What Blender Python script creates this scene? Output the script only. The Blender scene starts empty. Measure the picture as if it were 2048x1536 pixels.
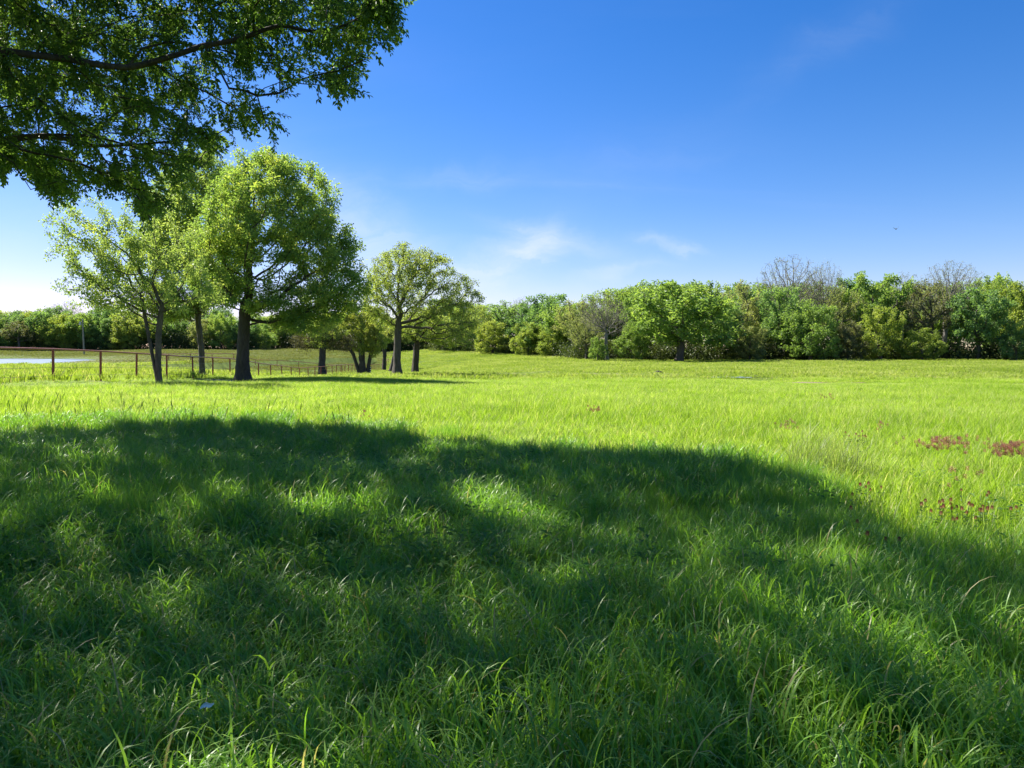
import bpy, math, random
import numpy as np
from mathutils import Matrix, Vector

C = bpy.context.scene.collection
rng = np.random.default_rng(11)
random.seed(11)
R = math.radians

# ------------------------------------------------------------------ camera, sky, sun, exposure
F, CX, CY, HOR = 1490.0, 1024.0, 768.0, 703.0          # photo pixels
EYE = np.array((0.0, 0.0, 1.6))
TH = math.atan((CY - HOR) / F)
cam = bpy.data.cameras.new("camera")
cam.sensor_width = 36.0
cam.lens = 36.0 * F / 2048.0
cam.clip_start, cam.clip_end = 0.05, 6000.0
cam_o = bpy.data.objects.new("camera", cam)
cam_o.location = EYE
cam_o.rotation_euler = (math.pi / 2 - TH, 0, 0)
C.objects.link(cam_o)
bpy.context.scene.camera = cam_o

SUN_AZ, SUN_EL = -54.0, 46.0                           # degrees: azimuth from +Y (view), minus = left
TO_SUN = np.array((math.sin(R(SUN_AZ)) * math.cos(R(SUN_EL)), math.cos(R(SUN_AZ)) * math.cos(R(SUN_EL)), math.sin(R(SUN_EL))))
sun = bpy.data.lights.new("sun", "SUN")
sun.energy = 5.0
sun.angle = R(0.53)
sun.color = (1.0, 0.95, 0.86)
sun_o = bpy.data.objects.new("sun", sun)
sun_o.rotation_euler = Vector(TO_SUN).to_track_quat("Z", "Y").to_euler()
sun_o.location = (-30, 20, 40)
C.objects.link(sun_o)

world = bpy.data.worlds.new("World")
bpy.context.scene.world = world
world.use_nodes = True
nt = world.node_tree
nt.nodes.clear()
def N(nt, typ, **kw):
    n = nt.nodes.new(typ)
    for k, v in kw.items():
        setattr(n, k, v)
    return n
def setin(n, **kw):
    for k, v in kw.items():
        n.inputs[k.replace("_", " ")].default_value = v
    return n
def ramp(nt, stops, interp="LINEAR"):
    n = nt.nodes.new("ShaderNodeValToRGB")
    n.color_ramp.interpolation = interp
    el = n.color_ramp.elements
    while len(el) < len(stops):
        el.new(0.5)
    for e, (p, c) in zip(el, stops):
        e.position = p
        e.color = c if len(c) == 4 else (*c, 1)
    return n
def math_node(nt, op, a=None, b=None, clamp=False):
    n = nt.nodes.new("ShaderNodeMath")
    n.operation = op
    n.use_clamp = clamp
    for i, v in enumerate((a, b)):
        if v is None: continue
        if isinstance(v, (int, float)): n.inputs[i].default_value = v
        else: nt.links.new(v, n.inputs[i])
    return n.outputs[0]
def mixrgb(nt, fac, a, b, mode="MIX"):
    n = nt.nodes.new("ShaderNodeMix")
    n.data_type = "RGBA"
    n.blend_type = mode
    for s, v in ((n.inputs[0], fac), (n.inputs[6], a), (n.inputs[7], b)):
        if isinstance(v, (int, float)): s.default_value = v
        elif isinstance(v, tuple): s.default_value = v if len(v) == 4 else (*v, 1)
        else: nt.links.new(v, s)
    return n.outputs[2]

sky = N(nt, "ShaderNodeTexSky", sky_type="NISHITA")
sky.sun_disc = False
sky.sun_elevation = R(SUN_EL)
sky.sun_rotation = R(SUN_AZ)
sky.air_density, sky.dust_density, sky.ozone_density = 1.0, 0.2, 2.5
hsv = N(nt, "ShaderNodeHueSaturation")
hsv.inputs["Hue"].default_value = 0.513
hsv.inputs["Saturation"].default_value = 1.41
hsv.inputs["Value"].default_value = 0.96
nt.links.new(sky.outputs[0], hsv.inputs["Color"])
# thin cirrus, laid on a plane high above the ground (direction / height)
tc = N(nt, "ShaderNodeTexCoord")
sep = N(nt, "ShaderNodeSeparateXYZ")
nt.links.new(tc.outputs["Generated"], sep.inputs[0])
zz = math_node(nt, "ADD", math_node(nt, "MAXIMUM", sep.outputs[2], 0.0), 0.10)
ux = math_node(nt, "DIVIDE", sep.outputs[0], zz)
uy = math_node(nt, "DIVIDE", sep.outputs[1], zz)
comb = N(nt, "ShaderNodeCombineXYZ")
nt.links.new(ux, comb.inputs[0]); nt.links.new(uy, comb.inputs[1])
def cloud_layer(rot, scale, loc, lo, hi, detail=7, distort=0.9, nscale=1.0):
    mp = N(nt, "ShaderNodeMapping")
    mp.inputs["Rotation"].default_value = (0, 0, rot)
    mp.inputs["Scale"].default_value = scale
    mp.inputs["Location"].default_value = loc
    nt.links.new(comb.outputs[0], mp.inputs[0])
    nz = N(nt, "ShaderNodeTexNoise")
    setin(nz, Scale=nscale, Detail=detail, Roughness=0.55, Distortion=distort)
    nt.links.new(mp.outputs[0], nz.inputs[0])
    rp = ramp(nt, [(lo, (0, 0, 0)), (hi, (1, 1, 1))], "EASE")
    nt.links.new(nz.outputs[0], rp.inputs[0])
    return rp.outputs[0]
c1 = cloud_layer(R(35), (0.35, 0.9, 1), (3.1, 1.7, 0), 0.50, 0.78)
c2 = cloud_layer(R(-15), (0.25, 0.25, 1), (0.4, 5.2, 0), 0.44, 0.70, detail=3, distort=0.3)
cl = math_node(nt, "MULTIPLY", c1, c2)
# a soft white bank on the sun's side of the sky, strongest low over the horizon
vd = N(nt, "ShaderNodeVectorMath", operation="DOT_PRODUCT")
nt.links.new(tc.outputs["Generated"], vd.inputs[0])
vd.inputs[1].default_value = (math.sin(R(SUN_AZ)), math.cos(R(SUN_AZ)), 0)
bank = N(nt, "ShaderNodeMapRange")
bank.interpolation_type = "SMOOTHSTEP"
nt.links.new(vd.outputs["Value"], bank.inputs[0])
setin(bank, From_Min=0.30, From_Max=0.95, To_Min=0.0, To_Max=1.0)
low = N(nt, "ShaderNodeMapRange")
low.interpolation_type = "SMOOTHSTEP"
nt.links.new(sep.outputs[2], low.inputs[0])
setin(low, From_Min=0.0, From_Max=0.34, To_Min=1.0, To_Max=0.0)
c3 = cloud_layer(R(20), (0.22, 0.5, 1), (7.0, 2.0, 0), 0.25, 0.72, detail=5, distort=0.5)
bk = math_node(nt, "MULTIPLY", math_node(nt, "MULTIPLY", bank.outputs[0], low.outputs[0]), c3)
# single wisps, each at its own bearing and height in the sky
ty = math_node(nt, "MAXIMUM", sep.outputs[1], 0.05)
wx = N(nt, "ShaderNodeCombineXYZ")
nt.links.new(math_node(nt, "DIVIDE", sep.outputs[0], ty), wx.inputs[0]); nt.links.new(math_node(nt, "DIVIDE", sep.outputs[2], ty), wx.inputs[1])
wn = N(nt, "ShaderNodeTexNoise"); setin(wn, Scale=7.0, Detail=6, Roughness=.6, Distortion=.4)
nt.links.new(wx.outputs[0], wn.inputs[0])
wsub = N(nt, "ShaderNodeVectorMath", operation="SUBTRACT"); nt.links.new(wn.outputs["Color"], wsub.inputs[0]); wsub.inputs[1].default_value = (.5, .5, .5)
wsc = N(nt, "ShaderNodeVectorMath", operation="SCALE"); nt.links.new(wsub.outputs[0], wsc.inputs[0]); wsc.inputs["Scale"].default_value = .09
wv = N(nt, "ShaderNodeVectorMath", operation="ADD"); nt.links.new(wx.outputs[0], wv.inputs[0]); nt.links.new(wsc.outputs[0], wv.inputs[1])
wisps = None
for px_, py_, a_, b_, deg, amt in [(985, 545, 120, 46, 30, 0.510), (1060, 515, 60, 20, 18, 0.408), (1110, 482, 120, 24, -16, 0.340), (1305, 490, 60, 13, -10, 0.340), (1360, 503, 40, 6, 0, 0.238), (1235, 543, 80, 10, 8, 0.340), (930, 355, 110, 24, 4, 0.190),
                                   (770, 500, 210, 52, -36, 0.374), (860, 590, 170, 70, -20, 0.408), (640, 420, 240, 70, -30, 0.204), (1640, 100, 160, 40, 30, 0.082), (1250, 330, 220, 60, 10, 0.068), (60, 470, 260, 60, 8, 0.136), (1180, 600, 260, 40, 0, 0.204)]:
    mp = N(nt, "ShaderNodeMapping", vector_type="TEXTURE")
    mp.inputs["Location"].default_value = ((px_ - CX) / F, (HOR - py_) / F, 0)
    mp.inputs["Rotation"].default_value = (0, 0, R(deg)); mp.inputs["Scale"].default_value = (a_ / F, b_ / F, 1)
    nt.links.new(wv.outputs[0], mp.inputs[0])
    ln = N(nt, "ShaderNodeVectorMath", operation="DOT_PRODUCT"); nt.links.new(mp.outputs[0], ln.inputs[0]); nt.links.new(mp.outputs[0], ln.inputs[1])
    gsn = math_node(nt, "MULTIPLY", math_node(nt, "EXPONENT", math_node(nt, "MULTIPLY", ln.outputs["Value"], -1.0)), amt)
    wisps = gsn if wisps is None else math_node(nt, "ADD", wisps, gsn)
wfront = math_node(nt, "GREATER_THAN", sep.outputs[1], 0.05)
wfine = N(nt, "ShaderNodeMapRange"); wm = N(nt, "ShaderNodeMapping"); wm.inputs["Rotation"].default_value = (0, 0, R(-18)); wm.inputs["Scale"].default_value = (5, 26, 1)
nt.links.new(wv.outputs[0], wm.inputs[0])
wn2 = N(nt, "ShaderNodeTexNoise"); setin(wn2, Scale=1.0, Detail=7, Roughness=.62, Distortion=.6); nt.links.new(wm.outputs[0], wn2.inputs[0])
nt.links.new(wn2.outputs[0], wfine.inputs[0]); setin(wfine, From_Min=.3, From_Max=.7, To_Min=.25, To_Max=1.25)
wisps = math_node(nt, "MULTIPLY", math_node(nt, "MULTIPLY", wisps, wfront), wfine.outputs[0])
cov = math_node(nt, "MULTIPLY", math_node(nt, "ADD", wisps, math_node(nt, "ADD", math_node(nt, "MULTIPLY", cl, 0.12), math_node(nt, "MULTIPLY", bk, 0.1)), clamp=True), 0.75)
rgb = N(nt, "ShaderNodeSeparateColor"); nt.links.new(hsv.outputs[0], rgb.inputs[0])
grn = math_node(nt, "DIVIDE", math_node(nt, "MULTIPLY", rgb.outputs[1], 1.05), math_node(nt, "ADD", math_node(nt, "MULTIPLY", rgb.outputs[1], 0.05), 1.0))
rgc = N(nt, "ShaderNodeCombineColor")
nt.links.new(math_node(nt, "MULTIPLY", rgb.outputs[0], 0.94), rgc.inputs[0]); nt.links.new(grn, rgc.inputs[1]); nt.links.new(rgb.outputs[2], rgc.inputs[2])
skyc = mixrgb(nt, cov, rgc.outputs[0], (5.2, 5.6, 6.0))
bg = N(nt, "ShaderNodeBackground")
bg.inputs["Strength"].default_value = 0.062
nt.links.new(skyc, bg.inputs[0])
wo = N(nt, "ShaderNodeOutputWorld")
nt.links.new(bg.outputs[0], wo.inputs[0])

sc = bpy.context.scene
sc.render.engine = "CYCLES"
sc.view_settings.view_transform = "Standard"
sc.view_settings.look = "None"
sc.view_settings.exposure = 1.5
sc.view_settings.gamma = 1.0
sc.view_settings.use_curve_mapping = False
sc.cycles.max_bounces = 10
sc.cycles.diffuse_bounces = 6
sc.cycles.glossy_bounces = 2
sc.cycles.transmission_bounces = 8
sc.cycles.transparent_max_bounces = 4
sc.cycles.sample_clamp_indirect = 6.0

# ------------------------------------------------------------------ picture <-> place
FWD = np.array((0, math.cos(TH), -math.sin(TH)))
UPV = np.array((0, math.sin(TH), math.cos(TH)))
def ray(px, py):
    return F * FWD + (px - CX) * np.array((1.0, 0, 0)) + (CY - py) * UPV
def at(px, py, Y):
    d = ray(px, py)
    return EYE + d * (Y / d[1])
def on_plane(px, py, z):
    d = ray(px, py)
    return EYE + d * ((z - EYE[2]) / d[2])
def project(P):
    q = np.asarray(P) - EYE
    w = q @ FWD
    ws = np.where(np.abs(w) < 1e-6, 1e-6, w)
    return CX + F * q[..., 0] / ws, CY - F * (q @ UPV) / ws, w

# ------------------------------------------------------------------ terrain heights
FENCE = lambda Y: -(15.4 + 0.083 * Y)
ctl = [(0, 0, 0), (-3, 4, 0), (3, 4, 0), (0, 8, 0), (-7, 8, .03), (7, 8, -.02), (0, 15, .02), (-9, 15, .08), (10, 15, -.05),
       (-14, 20, .22), (0, 25, -.02), (14, 28, -.05), (-8, 28, .05),
       (-16.2, 10, .45), (-30, 15, .5), (-40, 40, .4), (0, -40, 0), (60, -30, .2), (-60, -30, .5),
       (300, 100, .8), (-320, 100, 1.2), (-150, 330, 2.6), (100, 330, 2.0), (0, 700, 2.5), (600, 600, 2.5), (-700, 600, 2.5), (0, -600, 0), (700, -300, 0), (-700, -300, 0)]
for px, Y, z in [(107, 29, .42), (274, 36.6, .12), (426, 48.4, -.15), (541, 63.8, -.75), (600, 76.4, -1.45), (653, 92.8, -1.6),
                 (710, 120.6, -1.85), (770, 176, -2.3), (60, 70, .32), (250, 110, .22), (100, 160, .5), (-150, 110, .2)]:
    ctl.append(((px - CX) / F * Y, Y, z))
for px, py, Y in [(318, 771, 33), (405, 753, 48), (487, 766, 42), (640, 763, 40), (680, 765, 39), (795, 752, 59), (830, 749, 63), (725, 749, 105),
                  (645, 753, 91), (900, 757, 52), (950, 752, 62), (1024, 741, 85), (1100, 727, 120), (1000, 709, 175), (900, 702, 200), (1100, 713, 160), (1165, 722, 128),
                  (1350, 723, 130), (1600, 722, 130), (1850, 722, 130), (2048, 722, 130), (2300, 722, 130), (1460, 755, 55), (1650, 766, 45), (1870, 790, 28),
                  (1250, 748, 65), (2000, 745, 70), (0, 700, 200), (300, 699, 200), (500, 699, 205), (620, 699, 215), (760, 700, 225), (840, 700, 215),
                  (400, 712, 150), (560, 714, 150), (380, 737, 90), (553, 738, 98), (650, 716, 160)]:
    p = at(px, py, Y)
    ctl.append(tuple(p))
ctl = np.array(ctl, float)
def warp(x, y):
    r = np.sqrt(x * x + y * y) + 1e-6
    k = np.log1p(r / 8.0) / r
    return np.stack([x * k, y * k], -1)
CW = warp(ctl[:, 0], ctl[:, 1])
def kern(d2): return np.sqrt(d2 + 0.02)
K = kern(((CW[:, None] - CW[None]) ** 2).sum(-1))
RB = np.linalg.solve(K + 0.004 * -np.eye(len(CW)), ctl[:, 2])
POND_Z = 0.2
pond_px = [(205, 719), (150, 717.6), (60, 717.2), (-60, 717), (-250, 718), (-320, 724), (-200, 732), (0, 731.5), (60, 731), (120, 727.5), (165, 723)]
POND = np.array([on_plane(a, b, POND_Z)[:2] for a, b in pond_px])
def poly_sd(x, y, poly):
    P = np.stack([x, y], -1)[..., None, :]
    a = poly; b = np.roll(poly, -1, 0)
    ab = b - a
    t = np.clip(((P - a) * ab).sum(-1) / (ab ** 2).sum(-1), 0, 1)
    d = np.sqrt((((a + t[..., None] * ab) - P) ** 2).sum(-1)).min(-1)
    X, Y = x[..., None], y[..., None]
    c = ((a[:, 1] > Y) != (b[:, 1] > Y)) & (X < (b[:, 0] - a[:, 0]) * (Y - a[:, 1]) / (b[:, 1] - a[:, 1] + 1e-12) + a[:, 0])
    return np.where(c.sum(-1) % 2 == 1, -d, d)
def height(x, y):
    x = np.atleast_1d(np.asarray(x, float)); y = np.atleast_1d(np.asarray(y, float))
    out = np.empty(x.shape)
    xf, yf, of = x.ravel(), y.ravel(), out.ravel()
    for i in range(0, len(xf), 20000):
        s = slice(i, i + 20000)
        w = warp(xf[s], yf[s])
        z = kern(((w[:, None] - CW[None]) ** 2).sum(-1)) @ RB
        X, Y = xf[s], yf[s]
        r = np.hypot(X, Y)
        m = np.clip((r - 12) / 50, 0, 1) * np.clip((300 - r) / 100, 0, 1)
        z = z + m * (.09 * np.sin(X * .31 + 1.3 * np.sin(Y * .13)) * np.sin(Y * .27 + 1) + .05 * np.sin(X * .9 + Y * .5) * np.sin(Y * .8 - X * .2))
        z = z + .02 * np.sin(X * 1.7 + 2) * np.sin(Y * 1.4)
        near = (X < -35) & (Y > 50) & (Y < 190)
        if near.any():
            sd = poly_sd(X[near], Y[near], POND)
            zn = z[near]
            zn = np.where(sd < 0, POND_Z + np.maximum(sd * .12, -.9), np.maximum(zn, POND_Z + np.minimum(sd * .05, .12)))
            z[near] = zn
        of[s] = z
    return of.reshape(x.shape)
def gz(x, y): return float(height(x, y)[0])
def ground_at(px, Y):
    x = (px - CX) / F * Y
    return np.array((x, Y, gz(x, Y)))

# ------------------------------------------------------------------ mesh and object helpers
def mesh_np(name, V, faces, mat=None, attrs=None, smooth=False):
    """faces: list of (n,k) int arrays"""
    me = bpy.data.meshes.new(name)
    V = np.ascontiguousarray(V, np.float32)
    me.vertices.add(len(V))
    me.vertices.foreach_set("co", V.ravel())
    faces = [np.asarray(f, np.int32) for f in faces if len(f)]
    loops = np.concatenate([f.ravel() for f in faces])
    starts, tot = [], 0
    for f in faces:
        starts.append(tot + np.arange(len(f)) * f.shape[1]); tot += f.size
    starts = np.concatenate(starts).astype(np.int32)
    me.loops.add(tot)
    me.loops.foreach_set("vertex_index", loops)
    me.polygons.add(len(starts))
    me.polygons.foreach_set("loop_start", starts)
    me.polygons.foreach_set("use_smooth", np.full(len(starts), smooth))
    for k, a in (attrs or {}).items():
        at_ = me.attributes.new(k, "FLOAT", "POINT")
        at_.data.foreach_set("value", np.ascontiguousarray(a, np.float32))
    if mat: me.materials.append(mat)
    me.update(calc_edges=True)
    return me
def link(name, data, parent=None, loc=None, label=None, cat=None, group=None, kind=None):
    o = bpy.data.objects.new(name, data)
    C.objects.link(o)
    if parent: o.parent = parent
    if loc is not None: o.location = loc
    for k, v in (("label", label), ("category", cat), ("group", group), ("kind", kind)):
        if v: o[k] = v
    return o
def thing(name, label, cat, loc, group=None):
    return link(name, None, None, loc, label, cat, group)
class Geo:
    def __init__(s): s.V, s.F, s.n = [], {}, 0
    def add(s, V, F):
        V = np.asarray(V, float)
        for f in F:
            f = np.asarray(f)
            if f.ndim == 1: f = f[None]
            s.F.setdefault(f.shape[1], []).append(f + s.n)
        s.V.append(V); s.n += len(V)
    def tube(s, pts, rad, k=8, caps=True):
        V, F = tube_np(np.asarray(pts, float), np.asarray(rad, float) * np.ones(len(pts)), k)
        s.add(V, [F])
        if caps:
            s.add(V[:k][::-1], [np.arange(k)]); s.add(V[-k:], [np.arange(k)])
    def mesh(s, name, mat, smooth=False, attrs=None):
        return mesh_np(name, np.concatenate(s.V), [np.concatenate(f) for f in s.F.values()], mat, attrs, smooth)
def tube_np(P, r, k):
    T = np.gradient(P, axis=0)
    T /= np.linalg.norm(T, axis=1, keepdims=True) + 1e-9
    m = np.abs(T.mean(0)); ref = np.zeros(3); ref[int(np.argmin(m))] = 1
    U = np.cross(T, ref); U /= np.linalg.norm(U, axis=1, keepdims=True) + 1e-9
    W = np.cross(T, U)
    a = np.arange(k) * 2 * math.pi / k
    V = P[:, None] + r[:, None, None] * (np.cos(a)[None, :, None] * U[:, None] + np.sin(a)[None, :, None] * W[:, None])
    n = len(P)
    i = np.arange(n - 1)[:, None] * k; j = np.arange(k)[None]; j2 = (j + 1) % k
    Fq = np.stack([i + j, i + j2, i + k + j2, i + k + j], -1).reshape(-1, 4)
    return V.reshape(-1, 3), Fq

# ------------------------------------------------------------------ materials
def new_mat(name):
    m = bpy.data.materials.new(name); m.use_nodes = True
    t = m.node_tree; t.nodes.clear()
    out = t.nodes.new("ShaderNodeOutputMaterial")
    return m, t, out
def attr(t, name, kind="GEOMETRY"):
    n = t.nodes.new("ShaderNodeAttribute"); n.attribute_name = name; n.attribute_type = kind
    return n.outputs["Fac"]
def noise(t, scale, detail=3, coord=None, rough=.5, dist=0):
    n = t.nodes.new("ShaderNodeTexNoise"); setin(n, Scale=scale, Detail=detail, Roughness=rough, Distortion=dist)
    if coord is not None: t.links.new(coord, n.inputs[0])
    return n.outputs[0]
def leafy(name, stops, trans=0.45, rough=.5, spec=.35, boost=1.25, field=None, obj_var=0.0, tcol=None, dry=None):
    """foliage: colour by per-leaf / per-clump numbers, diffuse + translucent + a little gloss"""
    m, t, out = new_mat(name)
    f = math_node(t, "ADD", math_node(t, "MULTIPLY", attr(t, "clump"), .62), math_node(t, "MULTIPLY", attr(t, "rnd"), .38))
    if field:
        g = t.nodes.new("ShaderNodeNewGeometry")
        nz = math_node(t, "ADD", math_node(t, "MULTIPLY", noise(t, field[0], 3, g.outputs["Position"]), .6), math_node(t, "MULTIPLY", noise(t, field[0] * 9, 4, g.outputs["Position"], .6), .4))
        f = math_node(t, "ADD", f, math_node(t, "MULTIPLY", math_node(t, "SUBTRACT", nz, .5), field[1]), True)
    if obj_var:
        oi = t.nodes.new("ShaderNodeObjectInfo")
        f = math_node(t, "ADD", f, math_node(t, "MULTIPLY", math_node(t, "SUBTRACT", oi.outputs["Random"], .5), obj_var), True)
    rp = ramp(t, stops)
    t.links.new(f, rp.inputs[0])
    col = rp.outputs[0]
    if dry:                                                # a few blades are last year's straw
        col = mixrgb(t, math_node(t, "GREATER_THAN", attr(t, "rnd"), 1 - dry[0]), col, dry[1])
    p = t.nodes.new("ShaderNodeBsdfPrincipled")
    setin(p, Roughness=rough); p.inputs["Specular IOR Level"].default_value = spec
    t.links.new(col, p.inputs["Base Color"])
    tr = t.nodes.new("ShaderNodeBsdfTranslucent")
    tcl = mixrgb(t, 1.0, col, tcol or (boost * 1.03, boost * 1.05, boost * .5), "MULTIPLY")
    t.links.new(tcl, tr.inputs[0])
    mx = t.nodes.new("ShaderNodeMixShader"); mx.inputs[0].default_value = trans
    t.links.new(p.outputs[0], mx.inputs[1]); t.links.new(tr.outputs[0], mx.inputs[2])
    t.links.new(mx.outputs[0], out.inputs[0])
    return m
def bark(name, a, b, scale=9):
    m, t, out = new_mat(name)
    tcn = t.nodes.new("ShaderNodeTexCoord")
    mp = t.nodes.new("ShaderNodeMapping"); mp.inputs["Scale"].default_value = (1, 1, .22)
    t.links.new(tcn.outputs["Object"], mp.inputs[0])
    n1 = noise(t, scale, 6, mp.outputs[0], .65, .6)
    n2 = noise(t, 1.3, 3, tcn.outputs["Object"])
    rp = ramp(t, [(.3, a), (.68, b)])
    t.links.new(math_node(t, "ADD", math_node(t, "MULTIPLY", n1, .75), math_node(t, "MULTIPLY", n2, .25)), rp.inputs[0])
    p = t.nodes.new("ShaderNodeBsdfPrincipled"); setin(p, Roughness=.9)
    p.inputs["Specular IOR Level"].default_value = .2
    t.links.new(rp.outputs[0], p.inputs["Base Color"])
    bp = t.nodes.new("ShaderNodeBump"); setin(bp, Strength=.9, Distance=.05)
    t.links.new(n1, bp.inputs["Height"]); t.links.new(bp.outputs[0], p.inputs["Normal"])
    t.links.new(p.outputs[0], out.inputs[0])
    return m
def plain(name, col, rough=.6, metal=0, var=.25, scale=20, bump=0):
    m, t, out = new_mat(name)
    tcn = t.nodes.new("ShaderNodeTexCoord")
    nz = noise(t, scale, 5, tcn.outputs["Object"], .6)
    c = mixrgb(t, math_node(t, "MULTIPLY", nz, 1.0), tuple(x * (1 - var) for x in col), tuple(min(1, x * (1 + var)) for x in col))
    p = t.nodes.new("ShaderNodeBsdfPrincipled"); setin(p, Roughness=rough, Metallic=metal)
    t.links.new(c, p.inputs["Base Color"])
    if bump:
        bp = t.nodes.new("ShaderNodeBump"); setin(bp, Strength=bump, Distance=.01)
        t.links.new(nz, bp.inputs["Height"]); t.links.new(bp.outputs[0], p.inputs["Normal"])
    t.links.new(p.outputs[0], out.inputs[0])
    return m

M = {}
M["bark_grey"] = bark("bark_grey", (.045, .038, .03), (.15, .13, .11))
M["bark_dark"] = bark("bark_dark", (.03, .025, .02), (.10, .085, .07))
M["bark_pale"] = bark("bark_pale", (.09, .08, .068), (.24, .22, .19))
M["bark_twig"] = bark("bark_twig", (.14, .125, .11), (.24, .22, .195))
G4 = lambda *s: [(p, c) for p, c in s]
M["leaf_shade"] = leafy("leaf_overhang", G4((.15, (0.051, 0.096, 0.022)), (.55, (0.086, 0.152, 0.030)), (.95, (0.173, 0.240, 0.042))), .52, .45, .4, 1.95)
M["leaf_bright"] = leafy("leaf_bright", G4((.1, (0.129, 0.218, 0.075)), (.5, (0.243, 0.356, 0.092)), (.9, (0.487, 0.505, 0.123))), .55)
M["leaf_pale"] = leafy("leaf_pale", G4((.1, (0.195, 0.276, 0.103)), (.5, (0.291, 0.386, 0.124)), (.9, (0.449, 0.497, 0.158))), .5)
M["leaf_fine"] = leafy("leaf_fine", G4((.1, (0.185, 0.262, 0.087)), (.5, (0.283, 0.383, 0.102)), (.9, (0.437, 0.504, 0.129))), .5)
M["leaf_oak"] = leafy("leaf_oak", G4((.1, (0.174, 0.225, 0.066)), (.5, (0.290, 0.362, 0.097)), (.9, (0.426, 0.458, 0.149))), .5)
M["leaf_gold"] = leafy("leaf_gold", G4((.1, (0.170, 0.226, 0.048)), (.5, (0.280, 0.330, 0.072)), (.9, (0.400, 0.396, 0.120))), .5)
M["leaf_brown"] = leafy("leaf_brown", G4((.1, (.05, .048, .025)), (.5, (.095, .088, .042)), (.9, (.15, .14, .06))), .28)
M["wood_dark"] = leafy("wood_dark", G4((.1, (0.087, 0.163, 0.071)), (.5, (0.167, 0.282, 0.103)), (.9, (0.293, 0.417, 0.127))), .5, obj_var=.3)
M["wood_mid"] = leafy("wood_mid", G4((.1, (0.138, 0.226, 0.071)), (.5, (0.243, 0.356, 0.091)), (.9, (0.418, 0.504, 0.133))), .5, obj_var=.3)
M["wood_bright"] = leafy("wood_bright", G4((.1, (0.164, 0.235, 0.050)), (.5, (0.268, 0.343, 0.074)), (.9, (0.419, 0.451, 0.117))), .5, obj_var=.3)
M["wood_olive"] = leafy("wood_olive", G4((.1, (0.167, 0.202, 0.090)), (.5, (0.269, 0.309, 0.126)), (.9, (0.411, 0.427, 0.181))), .5, obj_var=.3)
M["wood_tan"] = leafy("wood_tan", G4((.1, (.11, .125, .06)), (.5, (.18, .19, .09)), (.9, (.26, .265, .12))), .42, obj_var=.3)
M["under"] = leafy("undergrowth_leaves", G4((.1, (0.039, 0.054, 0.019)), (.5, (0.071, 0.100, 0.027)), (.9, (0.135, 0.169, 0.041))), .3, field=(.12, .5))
gr_n = G4((.08, (0.073, 0.171, 0.024)), (.5, (0.140, 0.292, 0.033)), (.92, (0.246, 0.407, 0.055)))
gr_m = G4((.08, (0.103, 0.194, 0.012)), (.45, (0.196, 0.320, 0.018)), (.8, (0.309, 0.427, 0.053)), (1.0, (0.453, 0.485, 0.225)))
gr_f = G4((.08, (0.126, 0.194, 0.025)), (.45, (0.215, 0.301, 0.036)), (.8, (0.304, 0.378, 0.077)), (1.0, (0.441, 0.446, 0.210)))
gr_p = G4((.08, (.11, .13, .035)), (.5, (.17, .19, .05)), (.92, (.24, .24, .075)))
M["grass_near"] = leafy("grass_blade_near", gr_n, .5, .42, .5, 1.5, field=(.35, .8), obj_var=.25, dry=(.03, (.34, .30, .15)))  # lush grass kind; some of the tree's shade is put into this green
M["grass_mid"] = leafy("grass_blade_meadow", gr_m, .5, .55, .2, 1.45, field=(.12, 1.0), obj_var=.35, dry=(.06, (.52, .50, .26)))
M["grass_far"] = leafy("grass_blade_field", gr_f, .45, .6, .15, 1.4, field=(.05, 1.2), obj_var=.4, dry=(.06, (.46, .42, .22)))
M["grass_pasture"] = leafy("grass_blade_pasture", gr_p, .35, .55, .3, 1.2, field=(.035, .9), obj_var=.4)
M["red_paint"] = plain("rusty_red_paint", (.27, .06, .042), .55, 0, .35, 14, .2)
M["rail_paint"] = plain("sunlit_red_paint", (.32, .12, .10), .45, 0, .3, 10, .1)  # pinker than the posts: sunlight on the rail is put into the colour
M["wire"] = plain("wire_steel", (.18, .16, .15), .5, .8)
M["pole"] = plain("weathered_pole", (.22, .20, .17), .9, 0, .35, 6, .4)
M["black"] = plain("black_paint", (.012, .012, .013), .5)
M["white"] = plain("white_paint", (.75, .74, .70), .6, 0, .08)
M["mud"] = plain("mud", (.17, .12, .08), .95, 0, .4, 2.5, .6)
M["dung"] = plain("dark_lump", (.025, .02, .016), .9, 0, .4, 12, .8)
M["bird"] = plain("bird_feathers", (.02, .02, .022), .7)
M["petal"] = plain("white_petal", (.8, .82, .78), .6, 0, .05)
M["clover_red"] = leafy("clover_red", G4((.1, (.10, .030, .032)), (.5, (.24, .075, .055)), (.9, (.38, .17, .10))), .2, tcol=(1.2, .6, .5))
M["clover_leaf"] = leafy("clover_leaf", G4((.1, (.05, .10, .02)), (.5, (.09, .16, .03)), (.9, (.14, .20, .05))), .4)

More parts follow.
